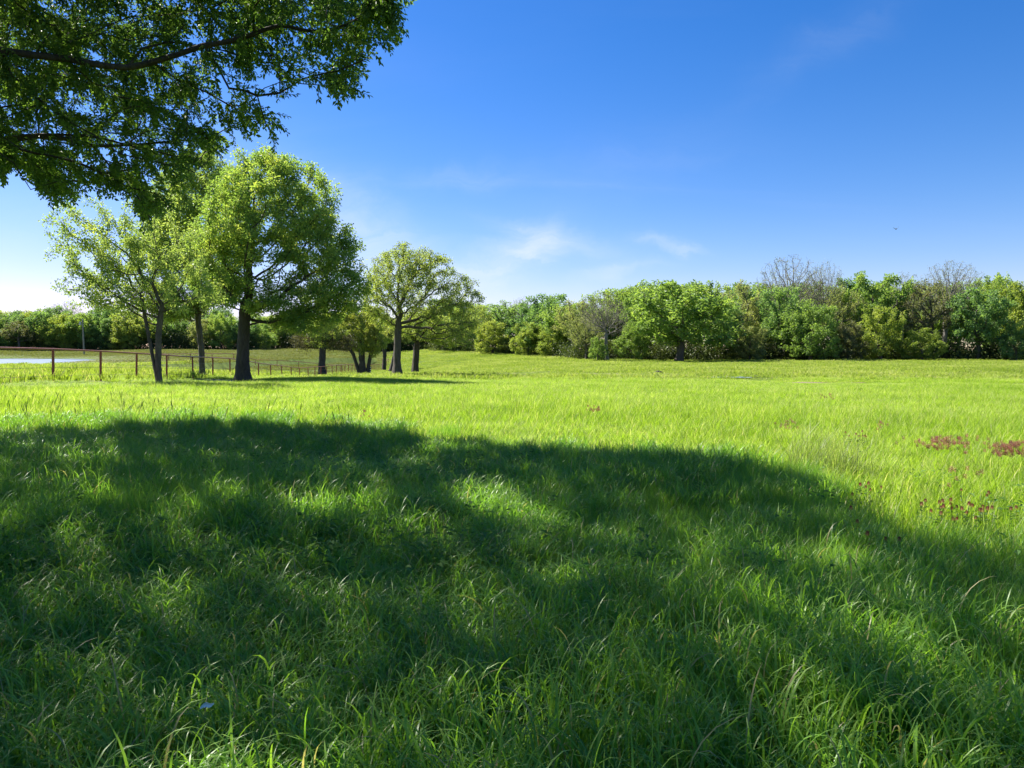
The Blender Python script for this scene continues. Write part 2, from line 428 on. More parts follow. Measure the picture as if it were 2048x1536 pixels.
# ground
gm, t, out = new_mat("meadow_ground")
g = t.nodes.new("ShaderNodeNewGeometry")
n1 = noise(t, .05, 4, g.outputs["Position"])
n2 = noise(t, 1.6, 6, g.outputs["Position"], .65)
rp = ramp(t, [(.3, (.055, .085, .018)), (.5, (.09, .135, .02)), (.72, (.15, .17, .04))])
t.links.new(math_node(t, "ADD", math_node(t, "MULTIPLY", n1, .55), math_node(t, "MULTIPLY", n2, .45)), rp.inputs[0])
p = t.nodes.new("ShaderNodeBsdfPrincipled"); setin(p, Roughness=1.0); p.inputs["Specular IOR Level"].default_value = .1
t.links.new(rp.outputs[0], p.inputs["Base Color"])
bp = t.nodes.new("ShaderNodeBump"); setin(bp, Strength=.8, Distance=.08)
t.links.new(n2, bp.inputs["Height"]); t.links.new(bp.outputs[0], p.inputs["Normal"])
t.links.new(p.outputs[0], out.inputs[0])
M["ground"] = gm
# water
wm, t, out = new_mat("pond_water")
g = t.nodes.new("ShaderNodeNewGeometry")
mp = t.nodes.new("ShaderNodeMapping"); mp.inputs["Scale"].default_value = (1, 1.6, 1); t.links.new(g.outputs["Position"], mp.inputs[0])
w1 = noise(t, 2.2, 3, mp.outputs[0], .6, .5)
p = t.nodes.new("ShaderNodeBsdfPrincipled"); setin(p, Roughness=.32, IOR=1.333)
p.inputs["Base Color"].default_value = (.17, .21, .27, 1)  # pale blue sky reflection put into the water's base colour
bp = t.nodes.new("ShaderNodeBump"); setin(bp, Strength=.35, Distance=.2)
t.links.new(w1, bp.inputs["Height"]); t.links.new(bp.outputs[0], p.inputs["Normal"])
t.links.new(p.outputs[0], out.inputs[0])
M["water"] = wm

# ------------------------------------------------------------------ setting: ground, pond
def axis(lo, hi, n, s):
    a, b = math.asinh(lo / s), math.asinh(hi / s)
    return s * np.sinh(np.linspace(a, b, n))
gx = np.concatenate([[-2600, -900, -480], axis(-300, 300, 321, 9), [480, 900, 2600]])
gy = np.concatenate([[-2600, -600, -150], axis(-60, 330, 281, 12), [480, 900, 2600]])
XX, YY = np.meshgrid(gx, gy)
ZZ = height(XX, YY)
nx, ny = len(gx), len(gy)
i = np.arange(ny - 1)[:, None] * nx; j = np.arange(nx - 1)[None]
Fq = np.stack([i + j, i + j + 1, i + nx + j + 1, i + nx + j], -1).reshape(-1, 4)
link("ground", mesh_np("ground", np.stack([XX, YY, ZZ], -1).reshape(-1, 3), [Fq], M["ground"], smooth=True), kind="structure",
     label="rolling green meadow ground")
cp = POND.mean(0)
pv = np.concatenate([[[*cp, POND_Z]], [[*(cp + (q - cp) * 1.06), POND_Z] for q in POND]])
nP = len(POND)
link("pond_water", mesh_np("pond_water", pv, [np.array([[0, 1 + k, 1 + (k + 1) % nP] for k in range(nP)])[:, ::-1]], M["water"]), kind="structure",
     label="small still pond with pale sky reflection in its colour")

# ------------------------------------------------------------------ tree growing (attractor points pull limbs outwards)
def grow(attr_pts, trunk, step, kill, r, maxit=160, jit=.25, up=.05, infl=None):
    nodes = [np.array(trunk[0], float)]; par = [-1]
    for a, b in zip(trunk[:-1], trunk[1:]):
        a, b = np.array(a, float), np.array(b, float)
        m = max(1, int(np.linalg.norm(b - a) / step))
        for q in range(1, m + 1):
            nodes.append(a + (b - a) * q / m); par.append(len(nodes) - 2)
    n_trunk = len(nodes)
    P = np.array(nodes); par = list(par)
    A = np.array(attr_pts)
    lo = max(1, int(n_trunk * r.get("fork", .55)))
    D = np.sqrt(((A[:, None] - P[None, lo:]) ** 2).sum(-1))
    near = D.argmin(1) + lo; nd = D.min(1)
    alive = np.ones(len(A), bool)
    last = {}
    for it in range(maxit):
        if not alive.any(): break
        idx = np.nonzero(alive)[0]
        if infl is not None:
            sub = idx[nd[idx] < infl]
            if len(sub) == 0: sub = idx
            idx = sub
        u, inv = np.unique(near[idx], return_inverse=True)
        d = A[idx] - P[near[idx]]
        d /= np.linalg.norm(d, axis=1, keepdims=True) + 1e-9
        S = np.zeros((len(u), 3)); np.add.at(S, inv, d)
        S /= np.linalg.norm(S, axis=1, keepdims=True) + 1e-9
        pu = np.array(par)[u]
        prev = np.where((pu >= 0)[:, None], P[u] - P[np.maximum(pu, 0)], 0)
        prev /= np.linalg.norm(prev, axis=1, keepdims=True) + 1e-9
        S = S + .35 * prev + rng.normal(0, jit, S.shape); S[:, 2] += up
        S /= np.linalg.norm(S, axis=1, keepdims=True) + 1e-9
        Q = P[u] + S * step
        base = len(P)
        P = np.concatenate([P, Q]); par.extend(u.tolist())
        al = np.nonzero(alive)[0]
        D = np.sqrt(((A[al][:, None] - Q[None]) ** 2).sum(-1))
        k = D.argmin(1); dm = D[np.arange(len(al)), k]
        b = dm < nd[al]
        nd[al[b]] = dm[b]; near[al[b]] = base + k[b]
        # nodes that keep pulling without getting nearer lose their points
        st = ~b
        cnt = last
        for a_ in al[st]:
            cnt[a_] = cnt.get(a_, 0) + 1
            if cnt[a_] > 6: alive[a_] = False
        alive &= nd > kill
    return P, np.array(par), n_trunk
def radii(P, par, r_tip, r_base):
    n = len(P)
    tips = np.zeros(n); kids = np.bincount(par[par >= 0], minlength=n)
    tips[kids == 0] = 1
    for i in range(n - 1, 0, -1): tips[par[i]] += tips[i]
    p = math.log(max(tips[0], 2)) / math.log(r_base / r_tip)
    return r_tip * tips ** (1 / p), tips
def chains(par, rad, n):
    ch = [[] for _ in range(n)]
    for i in range(1, n): ch[par[i]].append(i)
    out = []; stack = [(0, None)]
    while stack:
        i, st = stack.pop()
        c = [] if st is None else [st]
        while True:
            c.append(i)
            k = ch[i]
            if not k: break
            k = sorted(k, key=lambda q: -rad[q])
            for q in k[1:]: stack.append((q, i))
            i = k[0]
        out.append(c)
    return out
def tree_wood(P, par, rad, min_r=0, flare=1.5, sides=(14, 6, 4, 3), name="trunk"):
    """returns {0: trunk Geo, 1..: Geo per main limb}"""
    ch = chains(par, rad, len(P))
    owner = {}
    geos = {0: Geo()}
    for q in ch[0]: owner[q] = 0
    nl = 0
    z0 = P[0, 2]
    for c in ch:
        if c is ch[0]: pts = P[c]; rr = rad[c].copy(); g = 0
        else:
            g = owner[c[0]]
            if g == 0 and rad[c[1]] > rad[0] * .22 and len(c) > 5:
                nl += 1; g = nl; geos[g] = Geo()
            for q in c[1:]: owner[q] = g
            pts = P[c]; rr = rad[c].copy(); rr[0] = min(rr[0], rr[1] * 1.25)
        if len(c) < 2 or rr.max() < min_r: continue
        if c is ch[0]:
            h = pts[:, 2] - z0
            rr = rr * (1 + (flare - 1) * np.exp(-np.maximum(h, 0) / (1.8 * rad[0])))
            pts = pts.copy(); pts[0, 2] -= .25
        # finer line through the nodes
        if rr.max() > .03 and len(c) > 3:
            tt = np.linspace(0, len(c) - 1, len(c) * 2 - 1)
            i0 = np.minimum(tt.astype(int), len(c) - 2); f = (tt - i0)[:, None]
            p0 = pts[np.maximum(i0 - 1, 0)]; p1 = pts[i0]; p2 = pts[i0 + 1]; p3 = pts[np.minimum(i0 + 2, len(c) - 1)]
            pts = .5 * (2 * p1 + (p2 - p0) * f + (2 * p0 - 5 * p1 + 4 * p2 - p3) * f ** 2 + (3 * p1 - p0 - 3 * p2 + p3) * f ** 3)
            rr = rr[i0] * (1 - f[:, 0]) + rr[i0 + 1] * f[:, 0]
        k = sides[0] if rr.max() > .12 else sides[1] if rr.max() > .05 else sides[2] if rr.max() > .02 else sides[3]
        V, Fq = tube_np(pts, rr, k)
        if c is ch[0]:                                     # buttress lobes where the trunk meets the ground
            hh = np.repeat(pts[:, 2] - z0, k); an = np.tile(np.arange(k) * 2 * math.pi / k, len(pts))
            cen = np.repeat(pts, k, 0)
            lob = .30 * np.cos(4 * an + 1.3) * np.exp(-np.maximum(hh, 0) / (2.2 * rad[0])) + .10 * np.cos(3 * an + hh * .8)
            V = V + (V - cen) * lob[:, None]
        if rr.max() > .1:
            V = V + rng.normal(0, 1, V.shape) * .05 * np.repeat(rr, k)[:, None]
        geos[g].add(V, [Fq])
    return geos
def leaves_np(pos, axis_, nrm, L, Wd, fold=.25):
    """one bent leaf (2 triangles as a folded quad) per row"""
    a = axis_ / (np.linalg.norm(axis_, axis=1, keepdims=True) + 1e-9)
    s = np.cross(a, nrm); s /= np.linalg.norm(s, axis=1, keepdims=True) + 1e-9
    n = np.cross(s, a)
    L = L[:, None]; Wd = Wd[:, None]
    v0 = pos; v2 = pos + a * L - n * L * .12
    m = pos + a * L * .48
    v1 = m + s * Wd * .5 + n * Wd * fold; v3 = m - s * Wd * .5 + n * Wd * fold
    V = np.stack([v0, v1, v2, v3], 1).reshape(-1, 3)
    Fq = np.arange(len(pos) * 4).reshape(-1, 4)
    return V, Fq
def leaf_cloud(P, par, rad, tips, n_leaves, L, Wd, spread, max_tips=4, droop=.2, accept=None, name="crown", mat=None, clump_scale=1.0, upb=.6):
    idx = np.nonzero((tips <= max_tips) & (np.arange(len(P)) > 3))[0]
    k = rng.choice(idx, n_leaves)
    par_p = P[par[k]]
    base = par_p + (P[k] - par_p) * rng.random((n_leaves, 1))
    off = rng.normal(0, 1, (n_leaves, 3)); off /= np.linalg.norm(off, axis=1, keepdims=True)
    pos = base + off * (rng.random((n_leaves, 1)) ** .6) * spread
    ax = off + .4 * rng.normal(0, 1, off.shape); ax[:, 2] -= droop
    nr = rng.normal(0, 1, off.shape) * .7; nr[:, 2] += upb
    cl = rng.random(len(P))[k]
    # clumps share a number over a wider neighbourhood too
    cl = np.clip(.5 * cl + .5 * (0.5 + .5 * np.sin(base[:, 0] * 1.9 * clump_scale + 2 * np.sin(base[:, 2] * 1.3 * clump_scale)) * np.sin(base[:, 1] * 1.7 * clump_scale + base[:, 2] * 1.1 * clump_scale)), 0, 1)
    if accept is not None:
        m = accept(pos); pos, ax, nr, cl = pos[m], ax[m], nr[m], cl[m]
    sz = .7 + .6 * rng.random(len(pos))
    V, Fq = leaves_np(pos, ax, nr, L * sz, Wd * sz)
    rn = np.repeat(rng.random(len(pos)), 4)
    return mesh_np(name, V, [Fq], mat, {"clump": np.repeat(cl, 4), "rnd": rn})
def in_ellipsoids(n, ells, shell=.35):
    w = np.array([e["w"] for e in ells]); w = w / w.sum()
    out = []
    for e, c in zip(ells, rng.multinomial(n, w)):
        d = rng.normal(0, 1, (c, 3)); d /= np.linalg.norm(d, axis=1, keepdims=True)
        rr = (shell + (1 - shell) * rng.random((c, 1))) ** .55
        out.append(np.array(e["c"]) + d * rr * np.array(e["r"]))
    return np.concatenate(out)
def ell(px, py, rx, ry, Y, rd=None, w=1.0):
    s = Y / F
    return {"c": at(px, py, Y), "r": (rx * s, rd or rx * s, ry * s), "w": w}

def hero(name, label, cat, stem, Y, r_base, ells, n_attr, n_leaves, L, Wd, spread, lm, bm, step=.35, kill=.45, r_tip=.012, fork=.5,
         jit=.25, up=.05, droop=.2, shell=.35, group=None, flare=1.5, extra=None, max_tips=4, extra_stems=(), clump_scale=1.0):
    base = ground_at(stem[0][0], Y)
    tr = [base] + [at(px, py, Y + dy) for px, py, dy in stem[1:]]
    A = in_ellipsoids(n_attr, ells, shell)
    A = A[A[:, 2] > base[2] + 1.0]
    P, par, nt_ = grow(A, tr, step, kill, {"fork": fork}, jit=jit, up=up)
    rad, tips = radii(P, par, r_tip, r_base)
    root = thing(name, label, cat, base, group)
    P0 = P - base
    geos = tree_wood(P0, par, rad, flare=flare)
    for k, g in geos.items():
        link("trunk" if k == 0 else "branch", g.mesh("trunk" if k == 0 else "branch", bm, True), root)
    for st in extra_stems:
        st2 = [ground_at(st["pts"][0][0], Y + st["pts"][0][2])] + [at(a, b, Y + c) for a, b, c in st["pts"][1:]]
        A2 = in_ellipsoids(st["n"], st["ells"], shell)
        P2, par2, _ = grow(A2, st2, step, kill, {"fork": fork}, jit=jit, up=up)
        rad2, tips2 = radii(P2, par2, r_tip, st["r"])
        for k, g in tree_wood(P2 - base, par2, rad2, flare=1.3).items():
            link("stem" if k == 0 else "branch", g.mesh("stem" if k == 0 else "branch", bm, True), root)
        o = link("crown", leaf_cloud(P2 - base, par2, rad2, tips2, st["leaves"], L, Wd, spread, max_tips, droop, None, "crown", lm, clump_scale), root, kind="stuff")
    link("crown", leaf_cloud(P0, par, rad, tips, n_leaves, L, Wd, spread, max_tips, droop, None, "crown", lm, clump_scale), root, kind="stuff")
    if extra:
        A3 = in_ellipsoids(extra["n"], extra["ells"], .2) - base
        cl = rng.random(len(A3))
        pos = np.repeat(A3, extra["per"], 0) + rng.normal(0, extra["s"], (len(A3) * extra["per"], 3))
        ax = rng.normal(0, 1, pos.shape); ax[:, 2] -= .3
        nr = rng.normal(0, 1, pos.shape); nr[:, 2] += .5
        sz = .7 + .6 * rng.random(len(pos))
        V, Fq = leaves_np(pos, ax, nr, extra["L"] * sz, extra["W"] * sz)
        link(extra["name"], mesh_np(extra["name"], V, [Fq], extra["mat"], {"clump": np.repeat(np.repeat(cl, extra["per"]), 4), "rnd": np.repeat(rng.random(len(pos)), 4)}), root, kind="stuff")
    return root, P, par

# ------------------------------------------------------------------ trees along the fence
hero("slender_tree", "slender pale grey tree, its thin crown leaning left over the pipe fence", "tree",
     [(318, 771, 0), (316, 720, 0), (317, 665, 0), (324, 610, 0)], 33, .125,
     [ell(190, 500, 105, 115, 33, 2.6, 1.3), ell(320, 480, 95, 100, 33, 2.2, 1.0), ell(250, 590, 130, 50, 33, 2.2, .9), ell(385, 560, 60, 90, 32.5, 1.8, .7)],
     480, 17000, .105, .065, .24, M["leaf_pale"], M["bark_grey"], step=.28, kill=.35, r_tip=.008, fork=.45, jit=.22, shell=.1,
     extra_stems=[{"pts": [(316, 700, 0), (294, 655, .1), (284, 600, .1)], "r": .08, "n": 120, "leaves": 5000, "ells": [ell(235, 540, 100, 90, 33, 1.8)]}])
hero("leaning_tree", "grey tree with fine pale foliage just behind the fence, left of the big dark trunk", "tree",
     [(405, 753, 0), (403, 700, 0), (397, 650, 0), (393, 600, 0)], 48, .175,
     [ell(405, 425, 105, 128, 48, 3.4, 1.6), ell(345, 480, 70, 90, 48, 2.6, .8), ell(430, 540, 70, 70, 48, 2.4, .6), ell(350, 600, 60, 45, 47, 2, .5)],
     1000, 80000, .13, .075, .40, M["leaf_fine"], M["bark_grey"], step=.36, kill=.45, r_tip=.012, fork=.35, up=.08, shell=.2,
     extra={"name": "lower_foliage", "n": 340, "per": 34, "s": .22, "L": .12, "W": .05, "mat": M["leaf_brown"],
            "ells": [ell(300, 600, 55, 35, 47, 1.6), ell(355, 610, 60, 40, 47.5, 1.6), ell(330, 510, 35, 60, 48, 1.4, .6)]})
hero("big_tree", "tallest bright green tree with a thick dark trunk in front of the fence", "tree",
     [(487, 766, 0), (485, 715, 0), (487, 655, 0), (490, 610, 0)], 42, .32,
     [ell(560, 440, 145, 125, 42, 3.8, 1.7), ell(530, 370, 95, 78, 42, 2.8, .9), ell(635, 500, 90, 85, 42, 2.8, 1.0), ell(680, 580, 62, 50, 42, 2.4, .6),
      ell(455, 470, 75, 110, 41.5, 3, .9), ell(570, 600, 120, 50, 42, 2.8, .8), ell(440, 570, 60, 50, 41.5, 2.4, .5), ell(610, 640, 70, 26, 42, 2, .3)],
     1500, 84000, .135, .08, .36, M["leaf_bright"], M["bark_dark"], step=.34, kill=.36, r_tip=.010, fork=.7, jit=.24, shell=.22, flare=1.95)
hero("small_tree", "small tree with yellow-green leaves over dark cedar foliage, behind the far bend of the fence", "tree",
     [(645, 753, 0), (644, 725, 0), (645, 690, 0), (648, 650, 0)], 94, .40,
     [ell(645, 655, 45, 45, 94, 2.6), ell(640, 600, 45, 40, 94, 2.4, .6)], 240, 7500, .20, .12, .4, M["leaf_oak"], M["bark_dark"], step=.5, kill=.6, r_tip=.02, fork=.5,
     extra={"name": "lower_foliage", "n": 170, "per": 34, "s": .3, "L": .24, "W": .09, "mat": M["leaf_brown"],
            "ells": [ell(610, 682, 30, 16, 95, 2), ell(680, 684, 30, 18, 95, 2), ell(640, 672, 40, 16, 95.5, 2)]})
hero("multi_stem_tree", "low yellowish tree forking from the ground into several dark stems, left of the largest oak", "tree",
     [(726, 749, 0), (724, 715, 0), (722, 680, 0), (722, 640, 0)], 105, .42,
     [ell(715, 650, 45, 50, 105, 3.4, 1.3), ell(735, 690, 42, 24, 105, 2.6, .5)], 260, 12000, .22, .13, .42, M["leaf_gold"], M["bark_dark"], step=.5, kill=.6, r_tip=.022, fork=.5,
     extra_stems=[{"pts": [(720, 745, 0), (706, 708, 0), (694, 690, 0)], "r": .24, "n": 70, "leaves": 2500, "ells": [ell(692, 655, 30, 35, 105, 2.4)]},
                  {"pts": [(734, 745, 0), (742, 705, 0), (752, 680, 0)], "r": .26, "n": 70, "leaves": 2500, "ells": [ell(752, 665, 28, 35, 105, 2.4)]}])
hero("far_fence_tree", "small dark-trunked green tree standing at the far end of the fence", "tree",
     [(768, 733, 0), (769, 708, 0), (767, 680, 0)], 155, .38,
     [ell(762, 668, 30, 26, 155, 3)], 130, 3800, .34, .2, .55, M["wood_mid"], M["bark_dark"], step=.7, kill=.8, r_tip=.035, fork=.5)
hero("tilted_tree", "tilted dark tree partly hidden behind the largest oak's trunk", "tree",
     [(782, 736, 0), (788, 715, 0), (794, 690, 0)], 148, .40,
     [ell(800, 668, 30, 22, 148, 3)], 110, 3000, .34, .2, .5, M["wood_olive"], M["bark_dark"], step=.7, kill=.8, r_tip=.035, fork=.5)
hero("large_oak", "large spreading oak with sparse yellow-green spring leaves at the meadow's centre left", "tree",
     [(795, 752, 0), (794, 710, 0), (795, 668, 0), (797, 640, 0)], 59, .27,
     [ell(800, 560, 75, 74, 59, 3.2, 1.1), ell(860, 585, 82, 72, 59, 3.2, 1.1), ell(815, 525, 65, 42, 59, 2.6, .7), ell(765, 610, 40, 50, 59, 2.4, .4),
      ell(905, 635, 58, 45, 59, 2.6, .7), ell(930, 668, 34, 34, 58.5, 1.8, .4), ell(925, 600, 48, 48, 59, 2.2, .5), ell(752, 585, 36, 55, 59, 2.2, .8), ell(870, 530, 40, 30, 59, 2, .3)],
     1700, 34000, .13, .075, .26, M["leaf_oak"], M["bark_grey"], step=.34, kill=.4, r_tip=.017, fork=.7, jit=.36, up=.02, shell=.3, flare=1.95)
hero("second_oak", "shorter oak with a forked dark trunk, close behind the largest oak on its right", "tree",
     [(830, 749, 0), (832, 715, 0), (833, 690, 0)], 64, .26,
     [ell(850, 650, 60, 38, 64, 2.6), ell(895, 668, 48, 26, 64, 2, .5), ell(820, 650, 40, 30, 64, 2, .4)], 330, 10500, .14, .08, .28, M["leaf_oak"], M["bark_dark"],
     step=.36, kill=.45, r_tip=.017, fork=.75, jit=.34, shell=.2)

# ------------------------------------------------------------------ the overhanging tree at upper left
kx, ky = -TO_SUN[0] / TO_SUN[2], -TO_SUN[1] / TO_SUN[2]      # shadow shift per metre of height
edge_px = [-1200, -600, -250, 0, 150, 300, 500, 620, 740, 860, 1000, 1200, 1400, 1550, 1660, 1720, 1800, 1900, 2048, 2400, 2900]
edge_py = [1100, 960, 895, 868, 850, 843, 838, 845, 850, 868, 880, 893, 905, 922, 945, 985, 1048, 1050, 1040, 1200, 1600]
low_px = [-400, -120, 0, 60, 100, 150, 200, 250, 290, 330, 380, 450, 538, 552, 566, 600, 640, 690, 735, 746, 762, 795, 815, 826, 840]
low_py = [420, 360, 345, 335, 415, 395, 375, 395, 465, 425, 335, 318, 285, 258, 185, 160, 165, 215, 160, 110, 88, 80, 10, -30, -400]
sun_gaps = [(880, 905, 120, 24, .95), (780, 985, 80, 16, .6), (930, 985, 110, 22, .85), (1150, 1050, 130, 30, .7), (1380, 1130, 70, 80, .75), (1850, 1030, 140, 32, .85),
            (1650, 1010, 90, 22, .3), (230, 1140, 40, 32, .75),  (1660, 1440, 60, 70, .95), (1850, 1230, 90, 50, .75),
            (1480, 1180, 90, 40, .5), (1620, 1180, 60, 30, .5)]
sky_gaps = [(528, 178, 34, 44, 1.0), (225, 45, 30, 22, .7), (90, 270, 40, 26, .5), (215, 290, 40, 34, .7), (60, 130, 30, 14, .5), (360, 100, 26, 14, .4), (610, 20, 20, 22, .8)]
def canopy_ok(P, hard=0.0, g=1.0):
    S = np.stack([P[:, 0] + kx * (P[:, 2] - .3), P[:, 1] + ky * (P[:, 2] - .3), np.full(len(P), .3)], -1)
    px, py, w = project(S)
    front = w > .8
    e = np.interp(px, edge_px, edge_py)
    wob = 10 * np.sin(px * .045) + 6 * np.sin(px * .11 + 1)
    ok = ~front | (py > e + wob + hard)
    u = rng.random(len(P))
    for cx_, cy_, rx, ry, pr in sun_gaps:
        d = ((px - cx_) / rx) ** 2 + ((py - cy_) / ry) ** 2
        ok &= ~(front & (d < 1) & (u < pr * g))
    px, py, w = project(P)
    inview = (w > .5) & (px > -200) & (px < 2250) & (py > -60)
    lo = np.interp(px, low_px, low_py)
    lo = lo + 14 * np.sin(px * .09 + 2) + 8 * np.sin(px * .23)
    ok &= ~(inview & (py > lo - hard))
    u = rng.random(len(P))
    for cx_, cy_, rx, ry, pr in sky_gaps:
        d = ((px - cx_) / rx) ** 2 + ((py - cy_) / ry) ** 2
        ok &= ~((w > .5) & (d < 1) & (u < pr * g))
    return ok
TB = np.array((-15.0, 9.5, 0)); TB[2] = gz(TB[0], TB[1])
n = 160000
A = np.stack([rng.uniform(-30, 6, n), rng.uniform(-6, 25, n), rng.uniform(2.6, 15.5, n)], -1)
m = 40000                                                # the drooping front limbs need finer branching
d_ = F * FWD[None] + (rng.uniform(-150, 860, m) - CX)[:, None] * np.array((1.0, 0, 0)) + (CY - rng.uniform(-140, 480, m))[:, None] * UPV
A = np.concatenate([A, EYE + d_ * (rng.uniform(8.5, 17.5, m) / d_[:, 1])[:, None]])
A = A[A[:, 2] > 2.6]
A = rng.permutation(A)
q = ((A - np.array((-13.5, 9.5, 6.5))) / np.array((14.5, 14.0, 8.5)))
rr = (q ** 2).sum(-1)
A = A[(rr < 1) & (rr > .12)]
A = A[canopy_ok(A, 12)]
px, py, w = project(A)
deep = (w > .5) & (px > -250) & (px < 1100) & (py > -250)
A = A[~deep | (np.hypot(A[:, 0], A[:, 1]) > np.interp(px, (350, 680), (13.0, 9.8)))]
px, py, w = project(A)
infr = (w > .5) & (px > -60) & (px < 900) & (py > -80)
A_in = A[infr]; A_out = A[~infr]
px, py, w = project(A_in)                               # spread evenly over the hanging limbs
cell = (px // 34).astype(int) * 100 + (py // 34).astype(int)
_, first = np.unique(cell, return_inverse=True)
order = np.argsort(first, kind="stable"); fs = first[order]
rank = np.empty(len(fs), int); rank[order] = np.arange(len(fs)) - np.searchsorted(fs, fs)
A_in = A_in[rank < 12]
sx, sy = A_out[:, 0] + kx * A_out[:, 2], A_out[:, 1] + ky * A_out[:, 2]
cell = np.floor(sx / .8).astype(int) * 1000 + np.floor(sy / .8).astype(int)      # an even spread over the crown as the sun sees it
_, first = np.unique(cell, return_inverse=True)
order = np.argsort(first, kind="stable"); fs = first[order]
rank = np.empty(len(fs), int); rank[order] = np.arange(len(fs)) - np.searchsorted(fs, fs)
A_out = A_out[rank < 4]
print("attractors kept", len(A_in), len(A_out))
A = np.concatenate([A_in, A_out])
print("attractors", len(A_in), len(A_out))
tr = [TB, TB + (.3, .1, 1.5), TB + (.2, .4, 3.2), TB + (.6, .5, 5.0), TB + (.8, .3, 7.0)]
P, par, _ = grow(A, tr, .42, .5, {"fork": .55}, jit=.22, up=-.02)
keep = canopy_ok(P, 0, 0.0)                              # no bare twigs beyond the leaves
keep[:12] = True
for i_ in range(len(P) - 1, 0, -1):
    if keep[i_]: keep[par[i_]] = True
remap = np.cumsum(keep) - 1
par = np.array([-1 if p_ < 0 else remap[p_] for p_ in par[keep]]); P = P[keep]
rad, tips = radii(P, par, .009, .34)
oak = thing("overhanging_tree", "shady broadleaf tree whose drooping leafy limbs hang into the upper left of the picture", "tree", TB)
P0 = P - TB
for k, g in tree_wood(P0, par, rad, flare=1.5).items():
    link("trunk" if k == 0 else "branch", g.mesh("trunk" if k == 0 else "branch", M["bark_dark"], True), oak)
# sprigs: a few short twigs' worth of leaves each; drawn many times over by the crown itself
def add_points(o, pos, rot, scl, idx, protos):
    me = o.data
    for nm, ty, val in (("rot", "FLOAT_VECTOR", rot), ("scl", "FLOAT_VECTOR", scl)):
        a = me.attributes.new(nm, ty, "POINT"); a.data.foreach_set("vector", np.ascontiguousarray(val, np.float32).ravel())
    a = me.attributes.new("pick", "INT", "POINT"); a.data.foreach_set("value", np.ascontiguousarray(idx, np.int32))
    ng = bpy.data.node_groups.new(o.name + "_scatter", "GeometryNodeTree")
    ng.interface.new_socket("Geometry", in_out="INPUT", socket_type="NodeSocketGeometry")
    ng.interface.new_socket("Geometry", in_out="OUTPUT", socket_type="NodeSocketGeometry")
    gi = ng.nodes.new("NodeGroupInput"); go = ng.nodes.new("NodeGroupOutput")
    g2i = ng.nodes.new("GeometryNodeGeometryToInstance")
    for pobj in reversed(protos):
        oi = ng.nodes.new("GeometryNodeObjectInfo"); oi.inputs["Object"].default_value = pobj
        oi.inputs["As Instance"].default_value = False
        ng.links.new(oi.outputs["Geometry"], g2i.inputs[0])
    iop = ng.nodes.new("GeometryNodeInstanceOnPoints")
    ng.links.new(gi.outputs[0], iop.inputs["Points"]); ng.links.new(g2i.outputs[0], iop.inputs["Instance"])
    iop.inputs["Pick Instance"].default_value = True
    def na(nm, ty):
        x = ng.nodes.new("GeometryNodeInputNamedAttribute"); x.data_type = ty; x.inputs[0].default_value = nm
        return next(s for s in x.outputs if s.enabled and s.name == "Attribute")
    er = ng.nodes.new("FunctionNodeEulerToRotation")
    ng.links.new(na("rot", "FLOAT_VECTOR"), er.inputs[0]); ng.links.new(er.outputs[0], iop.inputs["Rotation"])
    ng.links.new(na("scl", "FLOAT_VECTOR"), iop.inputs["Scale"]); ng.links.new(na("pick", "INT"), iop.inputs["Instance Index"])
    ng.links.new(iop.outputs[0], go.inputs[0])
    md = o.modifiers.new("scatter", "NODES"); md.node_group = ng
def scatter(name, pos, rot, scl, idx, protos, parent=None, **kw):
    me = bpy.data.meshes.new(name)
    pos = np.ascontiguousarray(pos, np.float32)
    me.vertices.add(len(pos)); me.vertices.foreach_set("co", pos.ravel())
    o = link(name, me, parent, **kw)
    if protos and protos[0].data.materials: me.materials.append(protos[0].data.materials[0])
    add_points(o, pos, rot, scl, idx, protos)
    return o
def proto(name, me): return bpy.data.objects.new(name, me)
sprigs = []
for s_ in range(6):
    nl = 18
    tpos = np.linspace(0, .26, nl)[:, None] * np.array((1.0, 0, -.12)) + rng.normal(0, .012, (nl, 3))
    th = np.arange(nl) * 2.4 + rng.random(nl)
    ax = np.stack([.55 + .5 * rng.random(nl), np.cos(th), .55 * np.sin(th) - .25], -1)
    nr = np.stack([rng.normal(0, .35, nl), rng.normal(0, .35, nl), np.ones(nl)], -1)
    L = (.05 + .04 * rng.random(nl)); 
    V, Fq = leaves_np(tpos, ax, nr, L, L * .50, .18)
    cl = np.repeat(np.full(nl, rng.random()), 4); rn = np.repeat(rng.random(nl), 4)
    tv, tf = tube_np(np.linspace(0, .26, 4)[:, None] * np.array((1.0, 0, -.12)), np.array((.004, .0035, .003, .002)), 3)
    me = mesh_np("sprig", np.concatenate([V, tv]), [Fq, tf + len(V)], M["leaf_shade"], {"clump": np.concatenate([cl, np.full(len(tv), .1)]), "rnd": np.concatenate([rn, np.full(len(tv), .1)])})
    sprigs.append(proto("sprig", me))
n = 420000
idx = np.nonzero((tips <= 5) & (np.arange(len(P)) > 8))[0]
k = rng.choice(idx, n)
base = P[par[k]] + (P[k] - P[par[k]]) * rng.random((n, 1))
off = rng.normal(0, 1, (n, 3)); off /= np.linalg.norm(off, axis=1, keepdims=True)
pos = base + off * (rng.random((n, 1)) ** .7) * .17
out_dir = P[k] - P[par[k]]
out_dir /= np.linalg.norm(out_dir, axis=1, keepdims=True) + 1e-9
dirv = .8 * off + .7 * out_dir + np.array((0, 0, -.45))
mk = canopy_ok(pos + .12 * dirv / np.linalg.norm(dirv, axis=1, keepdims=True), 0, .8)
px, py, w = project(np.stack([pos[:, 0] + kx * pos[:, 2], pos[:, 1] + ky * pos[:, 2], np.full(n, .3)], -1))
